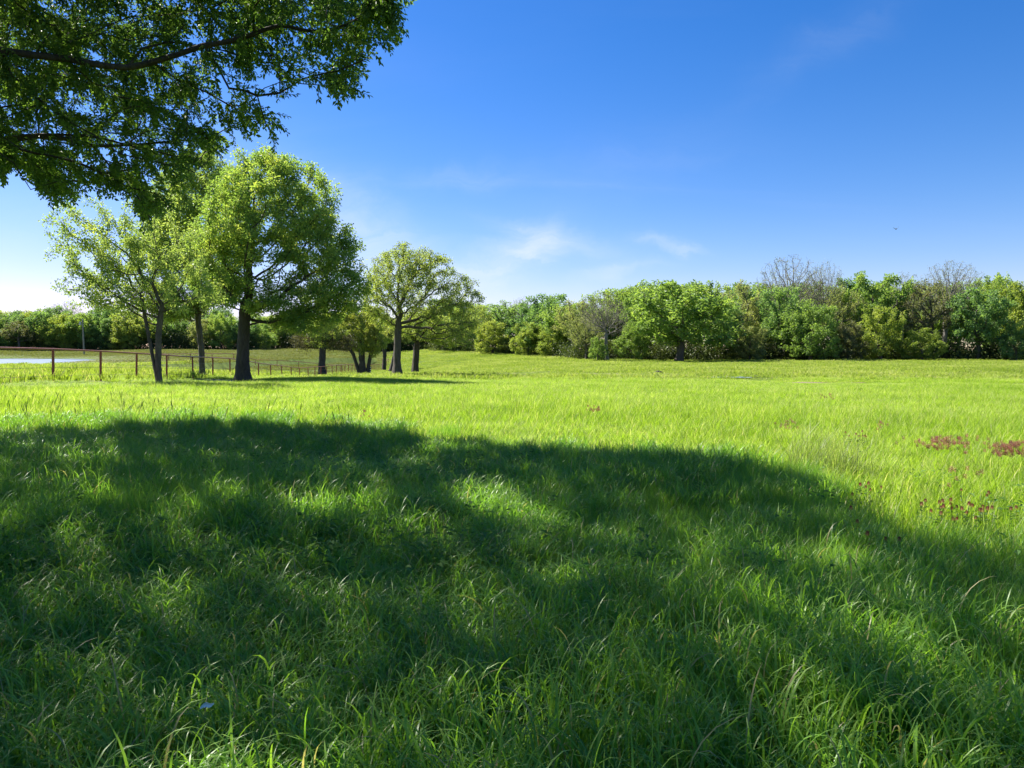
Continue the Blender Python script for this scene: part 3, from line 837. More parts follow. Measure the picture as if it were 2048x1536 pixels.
lim = np.where(w > .8, np.interp(px, (0, 900, 1400, 2000), (40, 37, 30, 30)), 26)
sxy = pos[:, :2] + np.array((kx, ky)) * pos[:, 2:]
px, py, w = project(pos)
shown = (w > .5) & (px > -150) & (px < 1000) & (py > -120)
mk &= ~(shown & ((np.hypot(pos[:, 0], pos[:, 1]) < np.interp(px, (350, 680), (11.5, 9.0))) | (rng.random(n) < np.interp(py, (60, 300), (.0, .35)))))
cell = np.floor(sxy[:, 0] / .5).astype(int) * 1000 + np.floor(sxy[:, 1] / .5).astype(int)
cell[~mk] = -10 ** 6
_, first = np.unique(cell, return_inverse=True)
order = np.argsort(first, kind="stable"); fs = first[order]
rank = np.empty(n, int); rank[order] = np.arange(n) - np.searchsorted(fs, fs)
mk &= rank < lim + 26 * shown                              # even leaf cover, as the sun sees it
pos, dirv = pos[mk], dirv[mk]
yaw = np.arctan2(dirv[:, 1], dirv[:, 0]); pit = -np.arctan2(dirv[:, 2], np.hypot(dirv[:, 0], dirv[:, 1]))
rot = np.stack([rng.normal(0, .6, len(pos)), pit, yaw], -1)
s1 = (.75 + .5 * rng.random(len(pos)))[:, None] * np.ones((1, 3))
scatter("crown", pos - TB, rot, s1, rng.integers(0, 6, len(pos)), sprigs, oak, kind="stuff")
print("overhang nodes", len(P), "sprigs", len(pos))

# ------------------------------------------------------------------ woods: a few grown kinds, copied along the field edges
def wood_kind(kind, seed):
    """mesh pair (wood, leaves) of a 10 m wide, 12 m tall tree standing at the origin"""
    global rng
    keep, rng = rng, np.random.default_rng(seed)
    e = lambda x, y, z, a, b, c, w=1.0: {"c": (x, y, z), "r": (a, b, c), "w": w}
    u = lambda s=1.0: rng.uniform(-s, s)
    bmat = M["bark_grey"]
    if kind == "lush":
        el = [e(u(.6), u(.6), 7, 4.2, 4.2, 4.2, 1.2), e(-2 + u(), u(), 5, 2.8, 3, 2.6, .7), e(2.2 + u(), u(), 5.2 + u(), 2.6, 3, 2.6, .7), e(-1.6, u(), 8.6, 2.8, 2.6, 2.2, .5), e(1.8, u(), 8.4 + u(.6), 2.8, 2.6, 2.2, .5)]
        tr = [(0, 0, 0), (u(.3), 0, 2), (u(.5), 0, 4.5)]; na, nl, L, W, sp, sh, rb, rt = 380, 9500, .34, .22, .5, .25, .32, .03
    elif kind == "sparse":
        el = [e(u(), u(), 8, 4, 4, 4, 1), e(-2.5 + u(), u(), 6, 2.6, 2.6, 2.4, .6), e(2.5 + u(), u(), 6.5, 2.6, 2.6, 2.6, .6)]
        tr = [(0, 0, 0), (u(.3), 0, 2.5), (u(.6), 0, 5)]; na, nl, L, W, sp, sh, rb, rt = 420, 6000, .27, .16, .42, .1, .3, .04
    elif kind == "bare":
        el = [e(u(), u(), 8.6, 4.6, 4, 3.3, 1), e(-2.2, u(), 7, 2.6, 2.6, 3, .5), e(2.4, u(), 7.4, 2.4, 2.6, 3, .5)]
        tr = [(0, 0, 0), (u(.3), 0, 3), (u(.4), 0, 5)]; na, nl, L, W, sp, sh, rb, rt = 3800, 2600, .14, .07, .3, .02, .30, .0105; bmat = M["bark_twig"]
    elif kind == "bush":
        el = [e(u(), u(), 4.5, 4.4, 4.2, 4.4, 1), e(-2.6, u(), 3, 2.4, 2.6, 2.8, .7), e(2.6, u(), 3.2, 2.4, 2.6, 3, .7), e(-1.2 + u(.6), u(), 7.4, 3, 2.6, 2.6, .5), e(1.4 + u(.6), u(), 7, 3, 2.6, 2.6, .5)]
        tr = [(0, 0, 0), (u(.3), 0, 1), (u(.5), 0, 2.6)]; na, nl, L, W, sp, sh, rb, rt = 340, 10500, .33, .21, .55, .3, .26, .03
    P, par, _ = grow(in_ellipsoids(na, el, sh), tr, .55 if kind != "bare" else .30, .65 if kind != "bare" else .24, {"fork": .55}, jit=.28 if kind != "bare" else .16, up=.06)
    lo_, hi_ = P.min(0), P.max(0)
    P = P * np.array((10.0 / (hi_[0] - lo_[0] + sp), 10.0 / (hi_[1] - lo_[1] + sp), 12.0 / (hi_[2] + .3)))
    rad, tips = radii(P, par, rt, rb)
    gs = tree_wood(P, par, rad, sides=(8, 5, 3, 3))
    G = Geo()
    for g in gs.values():
        for v in g.V: pass
        off = G.n
        for kk, fl in g.F.items():
            for f in fl: G.F.setdefault(kk, []).append(f + off)
        G.V += g.V; G.n += g.n
    wood = G.mesh("trunk", bmat, True)
    lv = leaf_cloud(P, par, rad, tips, nl, L, W, sp, 5, .15, None, "crown", M["wood_mid"], .6, upb=.9)
    rng = keep
    return wood, lv
KIND = {k: [wood_kind(k, 100 * i_ + s) for s in range(n_)] for i_, (k, n_) in enumerate((("lush", 6), ("sparse", 4), ("bare", 3), ("bush", 5)))}
def wood_tree(kind, v, px, Y, top_py, wpx, leaf, label, group, name=None, dy=0, leaf_frac=None):
    b = ground_at(px, Y); b[2] -= .1
    H = at(px, top_py, Y)[2] - b[2]
    W_ = wpx * Y / F
    wood, lv = KIND[kind][v % len(KIND[kind])]
    o = thing(name or {"lush": "broadleaf_tree", "sparse": "open_crowned_tree", "bare": "bare_tree", "bush": "bushy_tree"}[kind], label, "tree", b, group)
    o.rotation_euler = (random.uniform(-.06, .06), random.uniform(-.09, .09), random.choice((0, math.pi)) + random.uniform(-.7, .7))
    o.scale = (W_ * 1.12 / 10.0, W_ * 1.12 / 10.0, H / 12.0)
    a = link("trunk", wood, o)
    c = link("crown", lv, o, kind="stuff")
    c.material_slots[0].link = "OBJECT"; c.material_slots[0].material = M[leaf]
    return o
GR = "trees of the wood along the right side of the field"
right = [
 ("bush", 0, 985, 178, 640, 70, "wood_bright", "low bright yellow-green tree at the wood's left end, right of the largest oak"),
 ("sparse", 0, 960, 186, 606, 66, "leaf_oak", "pinkish tan half-bare tree showing over the largest oak's right edge"),
 ("bare", 0, 1042, 190, 590, 70, "wood_olive", "pale leafless treetop left of the round dark green tree at the wood's left end"),
 ("lush", 0, 1092, 172, 585, 92, "wood_dark", "round dark green tree standing highest at the wood's left end"),
 ("bush", 1, 1058, 166, 642, 74, "wood_bright", "bright green bushy tree in front of the round dark green tree"),
 ("bush", 4, 1112, 158, 650, 70, "wood_bright", "pale yellow-green bushy tree left of the brown leafless tree"),
 ("sparse", 1, 1150, 152, 600, 80, "wood_olive", "dull olive tree rising behind and left of the brown leafless tree"),
 ("sparse", 2, 1172, 134, 632, 66, "wood_olive", "low olive tree touching the brown leafless tree's left side"),
 ("bare", 1, 1214, 127, 580, 104, "wood_tan", "brown leafless tree with a dark trunk standing out at the wood's front edge"),
 ("bush", 0, 1195, 126, 672, 36, "wood_mid", "small dark green bush at the foot of the brown leafless tree"),
 ("bush", 1, 1262, 133, 640, 64, "wood_mid", "green bushy tree between the brown leafless tree and the spreading green oak"),
 ("lush", 4, 1290, 146, 580, 92, "wood_mid", "tall green tree rising behind the spreading green oak's left side"),
 ("lush", 2, 1358, 129, 564, 205, "wood_mid", "widest spreading green oak with a thick dark trunk at the wood's front edge"),
 ("lush", 5, 1440, 137, 590, 90, "wood_dark", "dark green tree filling in behind the spreading green oak's right side"),
 ("sparse", 0, 1480, 144, 560, 100, "wood_olive", "olive tree with crooked bare limbs showing, right of the spreading green oak"),
 ("bush", 2, 1500, 132, 650, 60, "wood_olive", "low olive scrubby tree below the crooked-limbed olive tree"),
 ("bare", 2, 1570, 150, 505, 130, "wood_olive", "tallest wispy leafless tree standing above the green wood"),
 ("bare", 0, 1638, 152, 516, 76, "wood_olive", "narrow wispy leafless tree just right of the tallest one"),
 ("lush", 0, 1560, 138, 572, 90, "wood_dark", "dark green leaning tree under the tallest wispy leafless tree"),
 ("bush", 3, 1618, 131, 600, 110, "wood_mid", "full green bushy tree at the wood's edge below the wispy leafless trees"),
 ("sparse", 3, 1682, 143, 568, 84, "wood_olive", "soft olive tree between the narrow leafless tree and the domed green tree"),
 ("lush", 5, 1745, 145, 545, 120, "wood_mid", "domed green tree rising between the two groups of leafless treetops"),
 ("bush", 1, 1696, 131, 640, 66, "wood_tan", "greyish tan scrubby tree reaching the ground below the domed green tree"),
 ("bush", 4, 1762, 132, 610, 92, "wood_bright", "bright green bushy tree in front of the domed green tree"),
 ("sparse", 2, 1862, 139, 556, 120, "wood_tan", "broad tan-green tree with its branches showing, below the greyish leafless treetops"),
 ("bare", 1, 1888, 152, 513, 118, "wood_olive", "greyish purple leafless treetop above the broad tan-green tree"),
 ("bare", 2, 1802, 154, 538, 66, "wood_olive", "small leafless treetop between the domed green tree and the greyish purple one"),
 ("bush", 3, 1846, 130, 655, 74, "wood_bright", "lowest bright green bush-like tree in front of the broad tan-green tree"),
 ("lush", 2, 1955, 134, 574, 116, "wood_dark", "dense dark green tree reaching down to the grass near the right edge"),
 ("lush", 3, 2000, 146, 547, 80, "wood_mid", "tall green tree behind the dense dark green tree near the right edge"),
 ("lush", 4, 2050, 138, 560, 96, "wood_bright", "fresh green tree cut off by the right edge of the picture"),
 ("bush", 1, 2030, 130, 640, 60, "wood_dark", "low dark bushy tree at the grass, cut off by the right edge of the picture"),
 ("lush", 1, 2130, 136, 570, 110, "wood_mid", "green tree of the wood beyond the right edge of the picture"),
 ("lush", 3, 2230, 138, 565, 110, "wood_dark", "dark tree of the wood farther beyond the right edge of the picture"),
]
for k_, v, px, Y, top, w_, lf, lab in right:
    wood_tree(k_, v, px, Y, top, w_, lf, lab, GR)
for i_ in range(40):                                     # the depth of the wood behind its front row
    px = 900 + i_ * 33 + random.uniform(-12, 12)
    Y = (205 - (px - 900) * .2 if px < 1160 else 160) + random.uniform(0, 14)
    wood_tree(random.choice(("lush", "bush", "sparse", "bush")), i_, px, Y, (602 if px < 1180 else 562) + random.uniform(-8, 14), random.uniform(90, 130),
              random.choice(("wood_dark", "wood_mid", "wood_mid", "wood_mid")), "green tree in the second row, behind the front edge of the right-hand wood", "second row of the right-hand wood")
GL = "trees of the far wood on the left"
left = [
 ("bush", 0, -70, 196, 630, 80, "wood_mid", "green tree of the far wood beyond the left edge of the picture"),
 ("lush", 0, -10, 204, 618, 70, "wood_bright", "yellow-green tree of the far wood cut off by the left edge of the picture"),
 ("sparse", 0, 40, 197, 640, 60, "wood_tan", "grey-brown scrubby tree in the far wood at the left edge"),
 ("lush", 1, 78, 207, 620, 62, "wood_bright", "bright yellow-green treetop left of the utility pole"),
 ("bush", 2, 112, 212, 612, 56, "wood_dark", "dark cedar-like treetop left of the far leafless tree"),
 ("bare", 0, 140, 214, 598, 66, "wood_olive", "far leafless treetop over the wood beyond the pond"),
 ("lush", 2, 130, 200, 645, 62, "wood_mid", "green tree of the far wood just left of the utility pole"),
 ("lush", 3, 178, 202, 626, 66, "wood_mid", "rounded green tree of the far wood behind the utility pole"),
 ("lush", 0, 216, 206, 614, 66, "wood_dark", "dark tree of the far wood right of the utility pole"),
 ("bush", 1, 250, 198, 650, 60, "wood_bright", "bright low tree of the far wood left of the slender tree's trunk"),
]
for k_, v, px, Y, top, w_, lf, lab in left:
    wood_tree(k_, v, px, Y, top, w_, lf, lab, GL)
for i_ in range(58):
    px = -130 + i_ * 18 + random.uniform(-6, 6)
    if px > 895: break
    rear = i_ % 2
    wood_tree(random.choice(("lush", "bush", "bush")), i_, px, (200 if px < 520 else 222) + (9 * rear) + random.uniform(0, 5), 620 + random.uniform(-12, 16) + (0 if rear else 12) + (6 if px > 520 else 0),
              random.uniform(56, 80), random.choice(("wood_dark", "wood_mid", "wood_dark", "wood_olive", "wood_bright")),
              "green tree in the unbroken far wood behind the fence, pond and roadside trees", "unbroken far wood")
# tangled undergrowth at the foot of both woods
def undergrowth(name, spots, n, label, h=2.6):
    sp = np.array(spots)
    k = rng.integers(0, len(sp), n)
    pos = sp[k] + np.stack([rng.normal(0, 1.3, n), rng.normal(0, 1.0, n), np.zeros(n)], -1)
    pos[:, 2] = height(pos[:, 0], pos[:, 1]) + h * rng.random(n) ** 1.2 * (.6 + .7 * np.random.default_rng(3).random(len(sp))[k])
    ax = rng.normal(0, 1, pos.shape); nr = rng.normal(0, 1, pos.shape); nr[:, 2] += .6
    sz = .7 + .6 * rng.random(n)
    V, Fq = leaves_np(pos, ax, nr, .36 * sz, .24 * sz)
    cl = np.random.default_rng(4).random(len(sp))[k]
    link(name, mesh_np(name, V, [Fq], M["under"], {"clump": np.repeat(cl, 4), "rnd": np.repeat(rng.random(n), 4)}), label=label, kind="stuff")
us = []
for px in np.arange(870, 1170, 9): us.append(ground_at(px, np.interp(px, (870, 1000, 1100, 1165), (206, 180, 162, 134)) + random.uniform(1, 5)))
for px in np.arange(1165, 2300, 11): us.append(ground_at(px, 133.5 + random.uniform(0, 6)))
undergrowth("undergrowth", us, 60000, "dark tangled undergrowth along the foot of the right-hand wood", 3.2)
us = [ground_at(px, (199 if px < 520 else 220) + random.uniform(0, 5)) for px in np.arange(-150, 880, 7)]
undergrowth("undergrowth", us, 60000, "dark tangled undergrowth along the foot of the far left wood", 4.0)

# ------------------------------------------------------------------ pipe fences
def pipe_fence(name, label, pts, hpost, r_post, r_rail, wires, group=None):
    root = thing(name, label, "fence", pts[0])
    top = []
    for k_, p_ in enumerate(pts):
        q = p_ - pts[0]
        G = Geo(); G.tube([q + (random.uniform(-.05, .05), random.uniform(-.05, .05), -.3), q + (0, 0, hpost - r_rail * .6)], r_post, 8)
        link("post", G.mesh("post", M["red_paint"], True), root)
        top.append(q + (0, 0, hpost))
    G = Geo()
    T = [top[0] + (top[0] - top[1]) * .5] + top
    G.tube(T, r_rail, 8)
    link("top_rail", G.mesh("top_rail", M["rail_paint"], True), root)
    for h in wires:
        G = Geo()
        W_ = []
        for a, b in zip(T[:-1], T[1:]):
            W_ += [a, (a + b) / 2 + np.array((0, 0, -.015))]
        W_.append(T[-1])
        G.tube([w_ + np.array((r_post * .98, 0, h - hpost)) for w_ in W_], .006, 4)
        link("wire", G.mesh("wire", M["wire"], True), root)
    return root
pxs = [107, 202, 274, 334, 385, 426, 460, 490, 517, 541, 563, 582, 599, 616, 630, 642, 653, 664, 673, 682, 690, 697, 704, 710]
Ys = [15.4 / ((CX - p_) / F - .083) for p_ in pxs]
Ys = [Ys[0] - 7.8, Ys[0] - 3.9] + Ys
while Ys[-1] < 185: Ys.append(Ys[-1] + 4.3)
# evenly spaced, as the photo's spacing works out
Ys = np.interp(np.arange(len(Ys)), np.arange(len(Ys)), Ys)
fp = [np.array((FENCE(Y), Y, gz(FENCE(Y), Y))) for Y in Ys]
zs = np.array([p_[2] for p_ in fp]); zs = np.convolve(np.pad(zs, 1, "edge"), [.25, .5, .25], "valid")
for p_, z in zip(fp, zs): p_[2] = z
pipe_fence("pipe_fence", "long rust-red pipe fence with wire strands running away from the left edge", fp, 1.32, .05, .036, (.3, .62, .95))
fp2 = [ground_at(px, Y) for px, Y in zip(np.linspace(338, 684, 9), np.linspace(88, 112, 9))]
pipe_fence("pipe_fence", "short dark pipe fence crossing the pale pasture behind the long red fence", fp2, 1.0, .045, .035, (.5,))

# ------------------------------------------------------------------ utility pole, striped post, bird, scraps
pb = ground_at(169, 165)
o = thing("utility_pole", "weathered wooden utility pole standing by the pond in front of the far wood", "utility pole", pb)
G = Geo(); tp = at(165, 641, 165) - pb
G.tube([(0, 0, -.4), tp * .5, tp], [.17, .15, .12], 10)
link("pole", G.mesh("pole", M["pole"], True), o)
G = Geo(); G.tube([tp + (-.42, -.16, -1.0), tp + (-.42, -.16, -.25)], .2, 10); link("transformer", G.mesh("transformer", plain("grey_metal", (.35, .37, .38), .5, .3), True), o)
G = Geo(); G.tube([tp + (0, 0, -.02), tp + (0, 0, .25)], [.05, .04], 8); link("insulator", G.mesh("insulator", M["white"], True), o)

sb = ground_at(740, 122)
o = thing("striped_post", "short black and white banded post beside the multi-stemmed tree", "post", sb)
G = Geo(); G.tube([(0, 0, -.2), (0, 0, 1.15)], .17, 12); link("post", G.mesh("post", M["black"], True), o)
for h in (.33, .66, .99):
    G = Geo(); G.tube([(0, 0, h - .045), (0, 0, h + .045)], .176, 12); link("white_band", G.mesh("white_band", M["white"], True), o)

bb = at(1792, 458, 60)
G = Geo()
bx = np.linspace(-.13, .15, 7)
G.tube([(x, 0, .015 * math.sin(x * 9)) for x in bx], [.006, .024, .04, .042, .034, .026, .006], 8)
o = thing("flying_bird", "small dark bird flying with raised wings in the open blue sky", "bird", bb)
link("body", G.mesh("body", M["bird"], True), o)
for s in (-1, 1):
    tip = np.array((-.03, s * .26 * .6, .15 if s < 0 else .10)); mid = np.array((.02, s * .10, .05))
    V = []
    for c_, ch_ in (((0, s * .025, .01), .12), (mid, .12), (tip, .03)):
        c_ = np.array(c_)
        V += [c_ + (ch_ / 2, 0, 0), c_ + (0, 0, .012), c_ + (-ch_ / 2, 0, 0), c_ + (0, 0, -.006)]
    Fs = []
    for r_ in range(2):
        for k_ in range(4): Fs.append([r_ * 4 + k_, r_ * 4 + (k_ + 1) % 4, r_ * 4 + 4 + (k_ + 1) % 4, r_ * 4 + 4 + k_])
    link("wing", mesh_np("wing", np.array(V), [np.array(Fs)], M["bird"]), o)
o.rotation_euler = (0, 0, R(70)); o.scale = (1.3, 1.3, 1.3)

wp = on_plane(415, 1410, .36)
th = np.linspace(0, 1, 6)
V = []
for t_ in th:
    wdt = .009 * math.sin(math.pi * (.12 + .8 * t_))
    c_ = np.array(((t_ - .5) * .052, .006 * math.sin(t_ * 5), (t_ - .5) * .022 + .004 * math.sin(6 * t_)))
    V += [c_ + (0, -wdt * .5, -wdt), c_ + (0, 0, .0), c_ + (0, -wdt * .4, wdt)]
Fs = [[r_ * 3 + k_, r_ * 3 + k_ + 1, r_ * 3 + k_ + 4, r_ * 3 + k_ + 3] for r_ in range(5) for k_ in range(2)]
link("white_feather", mesh_np("white_feather", np.array(V), [np.array(Fs)], M["petal"]), None, wp, "single small white feather caught on shaded grass in the lower left", "feather")

def lump(px, Y, r, label):
    b = ground_at(px, Y); b[2] += .06
    nu, nv = 12, 6
    V = [(0, 0, r * .7)]
    for v in range(1, nv):
        a = v / (nv - 1) * math.pi / 2 * 1.05
        for u_ in range(nu):
            k_ = 1 + .28 * math.sin(u_ * 2.1 + v + px) * math.sin(v * 1.7)
            V.append((r * 1.7 * k_ * math.sin(a) * math.cos(u_ * 2 * math.pi / nu), r * k_ * math.sin(a) * math.sin(u_ * 2 * math.pi / nu), r * .7 * math.cos(a) - .03 * v))
    tri = np.array([[0, 1 + k_, 1 + (k_ + 1) % nu] for k_ in range(nu)])
    qd = np.array([[1 + v * nu + k_, 1 + (v + 1) * nu + k_, 1 + (v + 1) * nu + (k_ + 1) % nu, 1 + v * nu + (k_ + 1) % nu] for v in range(nv - 2) for k_ in range(nu)])
    link("dirt_clod", mesh_np("dirt_clod", np.array(V), [tri, qd], M["dung"], smooth=True), None, b, label, "dirt clod", "dark clods lying in the field")
CLODS = [(1871, 29, .22, "largest dark clod lying in the sunny grass on the right"), (1050, 62, .30, "dark clod in the field right of the largest oak"),
         (1316, 66, .30, "dark clod in the field in front of the spreading green oak"), (1511, 56, .2, "small dark clod right of the pale puddle")]
for c_ in CLODS: lump(*c_)

# bare patches and the puddle, draped just over the ground
BARE = [(1640, 45.5, 3.2, 1.1, "mud"), (1250, 66, 4.2, 1.4, "mud"), (1040, 72, 3.0, 1.0, "mud"), (1462, 54.5, 1.5, .95, "puddle"), (430, 44.0, 2.6, 1.2, "mud"), (240, 32, 1.8, .7, "mud"), (1990, 42, 2.4, .5, "mud")]
bare_c = []
for px, Y, a, b_, nm in BARE:
    x0 = (px - CX) / F * Y
    bare_c.append((x0, Y, a, b_))
    nr_, na_ = 6, 36
    V, Fs = [(x0, Y, gz(x0, Y) + .006)], []
    for i_ in range(1, nr_ + 1):
        for j_ in range(na_):
            th = j_ * 2 * math.pi / na_
            k_ = (1 + .2 * math.sin(3 * th + px) + .12 * math.sin(7 * th + 2)) * i_ / nr_
            x, y = x0 + a * k_ * math.cos(th), Y + b_ * k_ * math.sin(th)
            V.append((x, y, gz(x, y) + .006))
    tri = np.array([[0, 1 + k_, 1 + (k_ + 1) % na_] for k_ in range(na_)])
    qd = np.array([[1 + v * na_ + k_, 1 + (v + 1) * na_ + k_, 1 + (v + 1) * na_ + (k_ + 1) % na_, 1 + v * na_ + (k_ + 1) % na_] for v in range(nr_ - 1) for k_ in range(na_)])
    V = np.array(V)
    if nm == "puddle": V[:, 2] = V[:, 2].max() + .01
    link("mud_patch" if nm == "mud" else "puddle", mesh_np(nm, V, [tri, qd], M["mud"] if nm == "mud" else M["water"], smooth=True), kind="structure",
         label="bare brown mud patch in the grass" if nm == "mud" else "pale shallow puddle in the field")
def bare_mask(x, y):
    m = np.zeros(len(x), bool)
    for x0, y0, a, b_ in bare_c: m |= ((x - x0) / (a * .95)) ** 2 + ((y - y0) / (b_ * 1.2 + .3)) ** 2 < 1
    return m

def trampled(x, y):
    k = np.ones(len(x))
    for x0, y0, a, b_ in bare_c:
        inx = np.clip(1.5 - np.abs(x - x0) / (a * 1.1), 0, 1); iny = np.clip(1.3 - np.abs(y - (y0 - 3.2)) / (b_ + 4.5), 0, 1) 
        k = np.minimum(k, 1 - .78 * np.minimum(1, 1.6 * inx * iny))
    return k
# ------------------------------------------------------------------ grass
def grass_patch(name, n, half, h, hv, w, arch, seg, mat, lean=(.15, 0), clump=0.0, rise=0.0):
    """n blades on a (2*half)^2 square; arch 0 = upright, 1 = tip bent right over"""
    p0 = rng.uniform(-half, half, (n, 2))
    if clump:
        c_ = rng.uniform(-half, half, (max(3, int(n / 26)), 2)); k_ = rng.integers(0, len(c_), n)
        m = rng.random(n) < clump
        p0[m] = c_[k_[m]] + rng.normal(0, .035, (m.sum(), 2))
    Lb = h * (1 + hv * rng.normal(0, 1, n)).clip(.35, 1.7)
    az = rng.uniform(0, 2 * math.pi, n)
    d = np.stack([np.cos(az), np.sin(az)], -1) + np.array(lean) * 2
    d /= np.linalg.norm(d, axis=1, keepdims=True)
    start = rng.uniform(.05, .3, n); bend = arch * rng.uniform(.4, 1.15, n) + .15
    t_ = np.linspace(0, 1, seg + 1)
    ang = start[:, None] + (bend[:, None] * 2.0) * t_[None] ** rng.uniform(1.1, 2.4, (n, 1))        # from vertical
    ds = Lb[:, None] / seg
    hx = np.concatenate([np.zeros((n, 1)), np.cumsum(np.sin(ang[:, :-1]) * ds, 1)], 1)
    hz = np.concatenate([np.zeros((n, 1)), np.cumsum(np.cos(ang[:, :-1]) * ds, 1)], 1)
    if rise:                                              # most blades leave a stem some way up
        z0 = np.where(rng.random(n) < .8, rise * rng.random(n) ** .7, 0)
        stem = np.where(rng.random(n) < .12, 1, 0)
        hz = hz + z0[:, None]
    c_ = np.stack([p0[:, :1] + d[:, :1] * hx, p0[:, 1:] + d[:, 1:] * hx, hz], -1)
    yaw = rng.normal(0, .55, n)
    sx = np.stack([-d[:, 1] * np.cos(yaw) + d[:, 0] * np.sin(yaw), d[:, 0] * np.cos(yaw) + d[:, 1] * np.sin(yaw), np.zeros(n)], -1)
    ww = w * rng.uniform(.6, 1.3, n)[:, None] * (np.minimum(1, .55 + t_ * 1.6) * (1 - t_ ** 2.5))[None]
    ww[:, -1] = 0
    Lf = c_ - sx[:, None] * ww[..., None] / 2; Rt = c_[:, :-1] + sx[:, None] * ww[:, :-1, None] / 2
    m = seg
    V = np.concatenate([Lf, Rt], 1)                       # per blade: m+1 left (last is tip), m right
    st = (2 * m + 1)
    b = np.arange(n)[:, None] * st
    i_ = np.arange(m - 1)[None]
    quads = np.stack([b + i_, b + m + 1 + i_, b + m + 2 + i_, b + i_ + 1], -1).reshape(-1, 4)
    tris = np.stack([b[:, 0] + m - 1, b[:, 0] + 2 * m, b[:, 0] + m], -1)
    rn = rng.random(n)
    tv = np.concatenate([t_, t_[:-1]])
    cl = np.clip(rn[:, None] * .45 + .15 + .35 * tv[None] + .15 * rng.random((n, 1)), 0, 1)
    me = mesh_np(name, V.reshape(-1, 3), [quads, tris], mat, {"clump": cl.ravel(), "rnd": np.repeat(rng.random(n), st)}, smooth=True)
    return proto(name, me)
def seeds(name, x, y, sc_, protos, pick=None, **kw):
    z = height(x, y)
    n = len(x)
    rot = np.stack([rng.normal(0, .05, n), rng.normal(0, .05, n), rng.uniform(0, 2 * math.pi, n)], -1)
    s3 = np.stack([np.ones(n) * rng.uniform(.9, 1.15, n)] * 2 + [sc_], -1)
    scatter(name, np.stack([x, y, z - .01], -1), rot, s3, rng.integers(0, len(protos), n) if pick is None else pick, protos, kind="stuff", **kw)
def jit_grid(x0, x1, y0, y1, s, keep):
    X, Y = np.meshgrid(np.arange(x0, x1, s), np.arange(y0, y1, s))
    x = X.ravel() + rng.uniform(-.45, .45, X.size) * s; y = Y.ravel() + rng.uniform(-.45, .45, X.size) * s
    m = keep(x, y)
    return x[m], y[m]
def fld(x, y, s, ph=0):
    return .5 + .25 * np.sin(x * s + 1.7 * np.sin(y * s * .7 + ph)) + .25 * np.sin(y * s * 1.3 + 1.1 * np.sin(x * s * .9 + 2 + ph))
def in_cast_shade(x, y, m=0):  # inside the cast shadow's outline; picks the darker lush grass over meadow green
    px, py, w = project(np.stack([x, y, np.full(len(x), .3)], -1))
    return (w < .8) | (py > np.interp(px, edge_px, edge_py) + m)
# near: two habits of grass, arching broad blades (left) and thin upright ones (right)
arch_p = [grass_patch("grass_tuft", 560, .26, .22, .28, .0078, 1.1, 7, M["grass_near"], (.1, -.08), .4, .26) for _ in range(5)]
upr_p = [grass_patch("grass_tuft", 820, .26, .22, .28, .0038, .45, 5, M["grass_near"], (.1, 0), .3, .17) for _ in range(5)]
x, y = jit_grid(-17, 15, -2.5, 16.5, .36, lambda x, y: (np.abs(x) < 3.5 + y * .95) & (np.hypot(x, y) > .5) & in_cast_shade(x, y, rng.normal(0, 14, len(x))))
lw = fld(x, y, .55) + np.clip(.18 - x * .14, -.4, .5) - .02 * np.maximum(y - 9, 0)
arc = rng.random(len(x)) < np.clip(lw - .02, .1, .95)
hs = .70 + .42 * fld(x, y, .8, 1) - .01 * np.maximum(y - 6, 0)
pick = np.where(arc, rng.integers(0, 5, len(x)), 5 + rng.integers(0, 5, len(x)))
seeds("tall_grass", x, y, hs, arch_p + upr_p, pick, label="lush tall grass filling the shaded foreground")
mid_p = [grass_patch("grass_tuft", 720, .62, .28, .28, .0072, .5, 4, M["grass_mid"], (.12, 0), .35) for _ in range(5)]
x, y = jit_grid(-48, 50, 3, 50, .66, lambda x, y: (np.abs(x) < 6 + y * .88) & ~in_cast_shade(x, y, 14 + rng.normal(0, 16, len(x))) & ~bare_mask(x, y))
hs = (.62 + .4 * fld(x, y, .35, 2)) * np.clip(1.15 - (y - 12) * .013, .6, 1) * trampled(x, y)
seeds("meadow_grass", x, y, hs, mid_p, label="sunlit bright green meadow grass")
far_p = [grass_patch("grass_tuft", 520, 1.7, .36, .3, .026, .4, 3, M["grass_far"], (.1, 0), .5) for _ in range(4)]
right_side = lambda x, y: x > FENCE(y) - .5
x, y = jit_grid(-60, 190, 47, 215, 1.9, lambda x, y: (np.abs(x) < 10 + y * .9) & right_side(x, y) & ~bare_mask(x, y) & (y < np.where(x > 12, 150, 222)))
seeds("field_grass", x, y, (.45 + .45 * fld(x, y, .15, 3) * fld(x * .4, y, .4, 1)) * trampled(x, y), far_p, label="far sunny field grass in front of the woods")
pas_p = [grass_patch("grass_tuft", 480, 1.7, .24, .3, .028, .4, 3, M["grass_pasture"], (.1, 0), .5) for _ in range(4)]
near_pas = lambda x, y: (poly_sd(x, y, POND) > .6)
x, y = jit_grid(-190, -12, 24, 215, 1.9, lambda x, y: (x > -14 - y * .92) & ~right_side(x, y) & near_pas(x, y) & ~bare_mask(x, y))
far_w = y > np.interp(x, (-160, -60, -40, -20), (150, 78, 78, 100))
seeds("pasture_grass", x[far_w], y[far_w], (.5 + .3 * fld(x[far_w], y[far_w], .12, 3)) * np.clip(.2 + poly_sd(x[far_w], y[far_w], POND) / 20, .2, 1), pas_p, label="dry pale pasture grass on the slope beyond the fence")
xx, yy = x[~far_w], y[~far_w]
pd = poly_sd(xx, yy, POND)
seeds("field_grass", xx, yy, (.6 + .35 * fld(xx, yy, .2, 4)) * np.clip(.12 + pd / 26, .12, 1), far_p, label="green grass between the red fence and the pond")

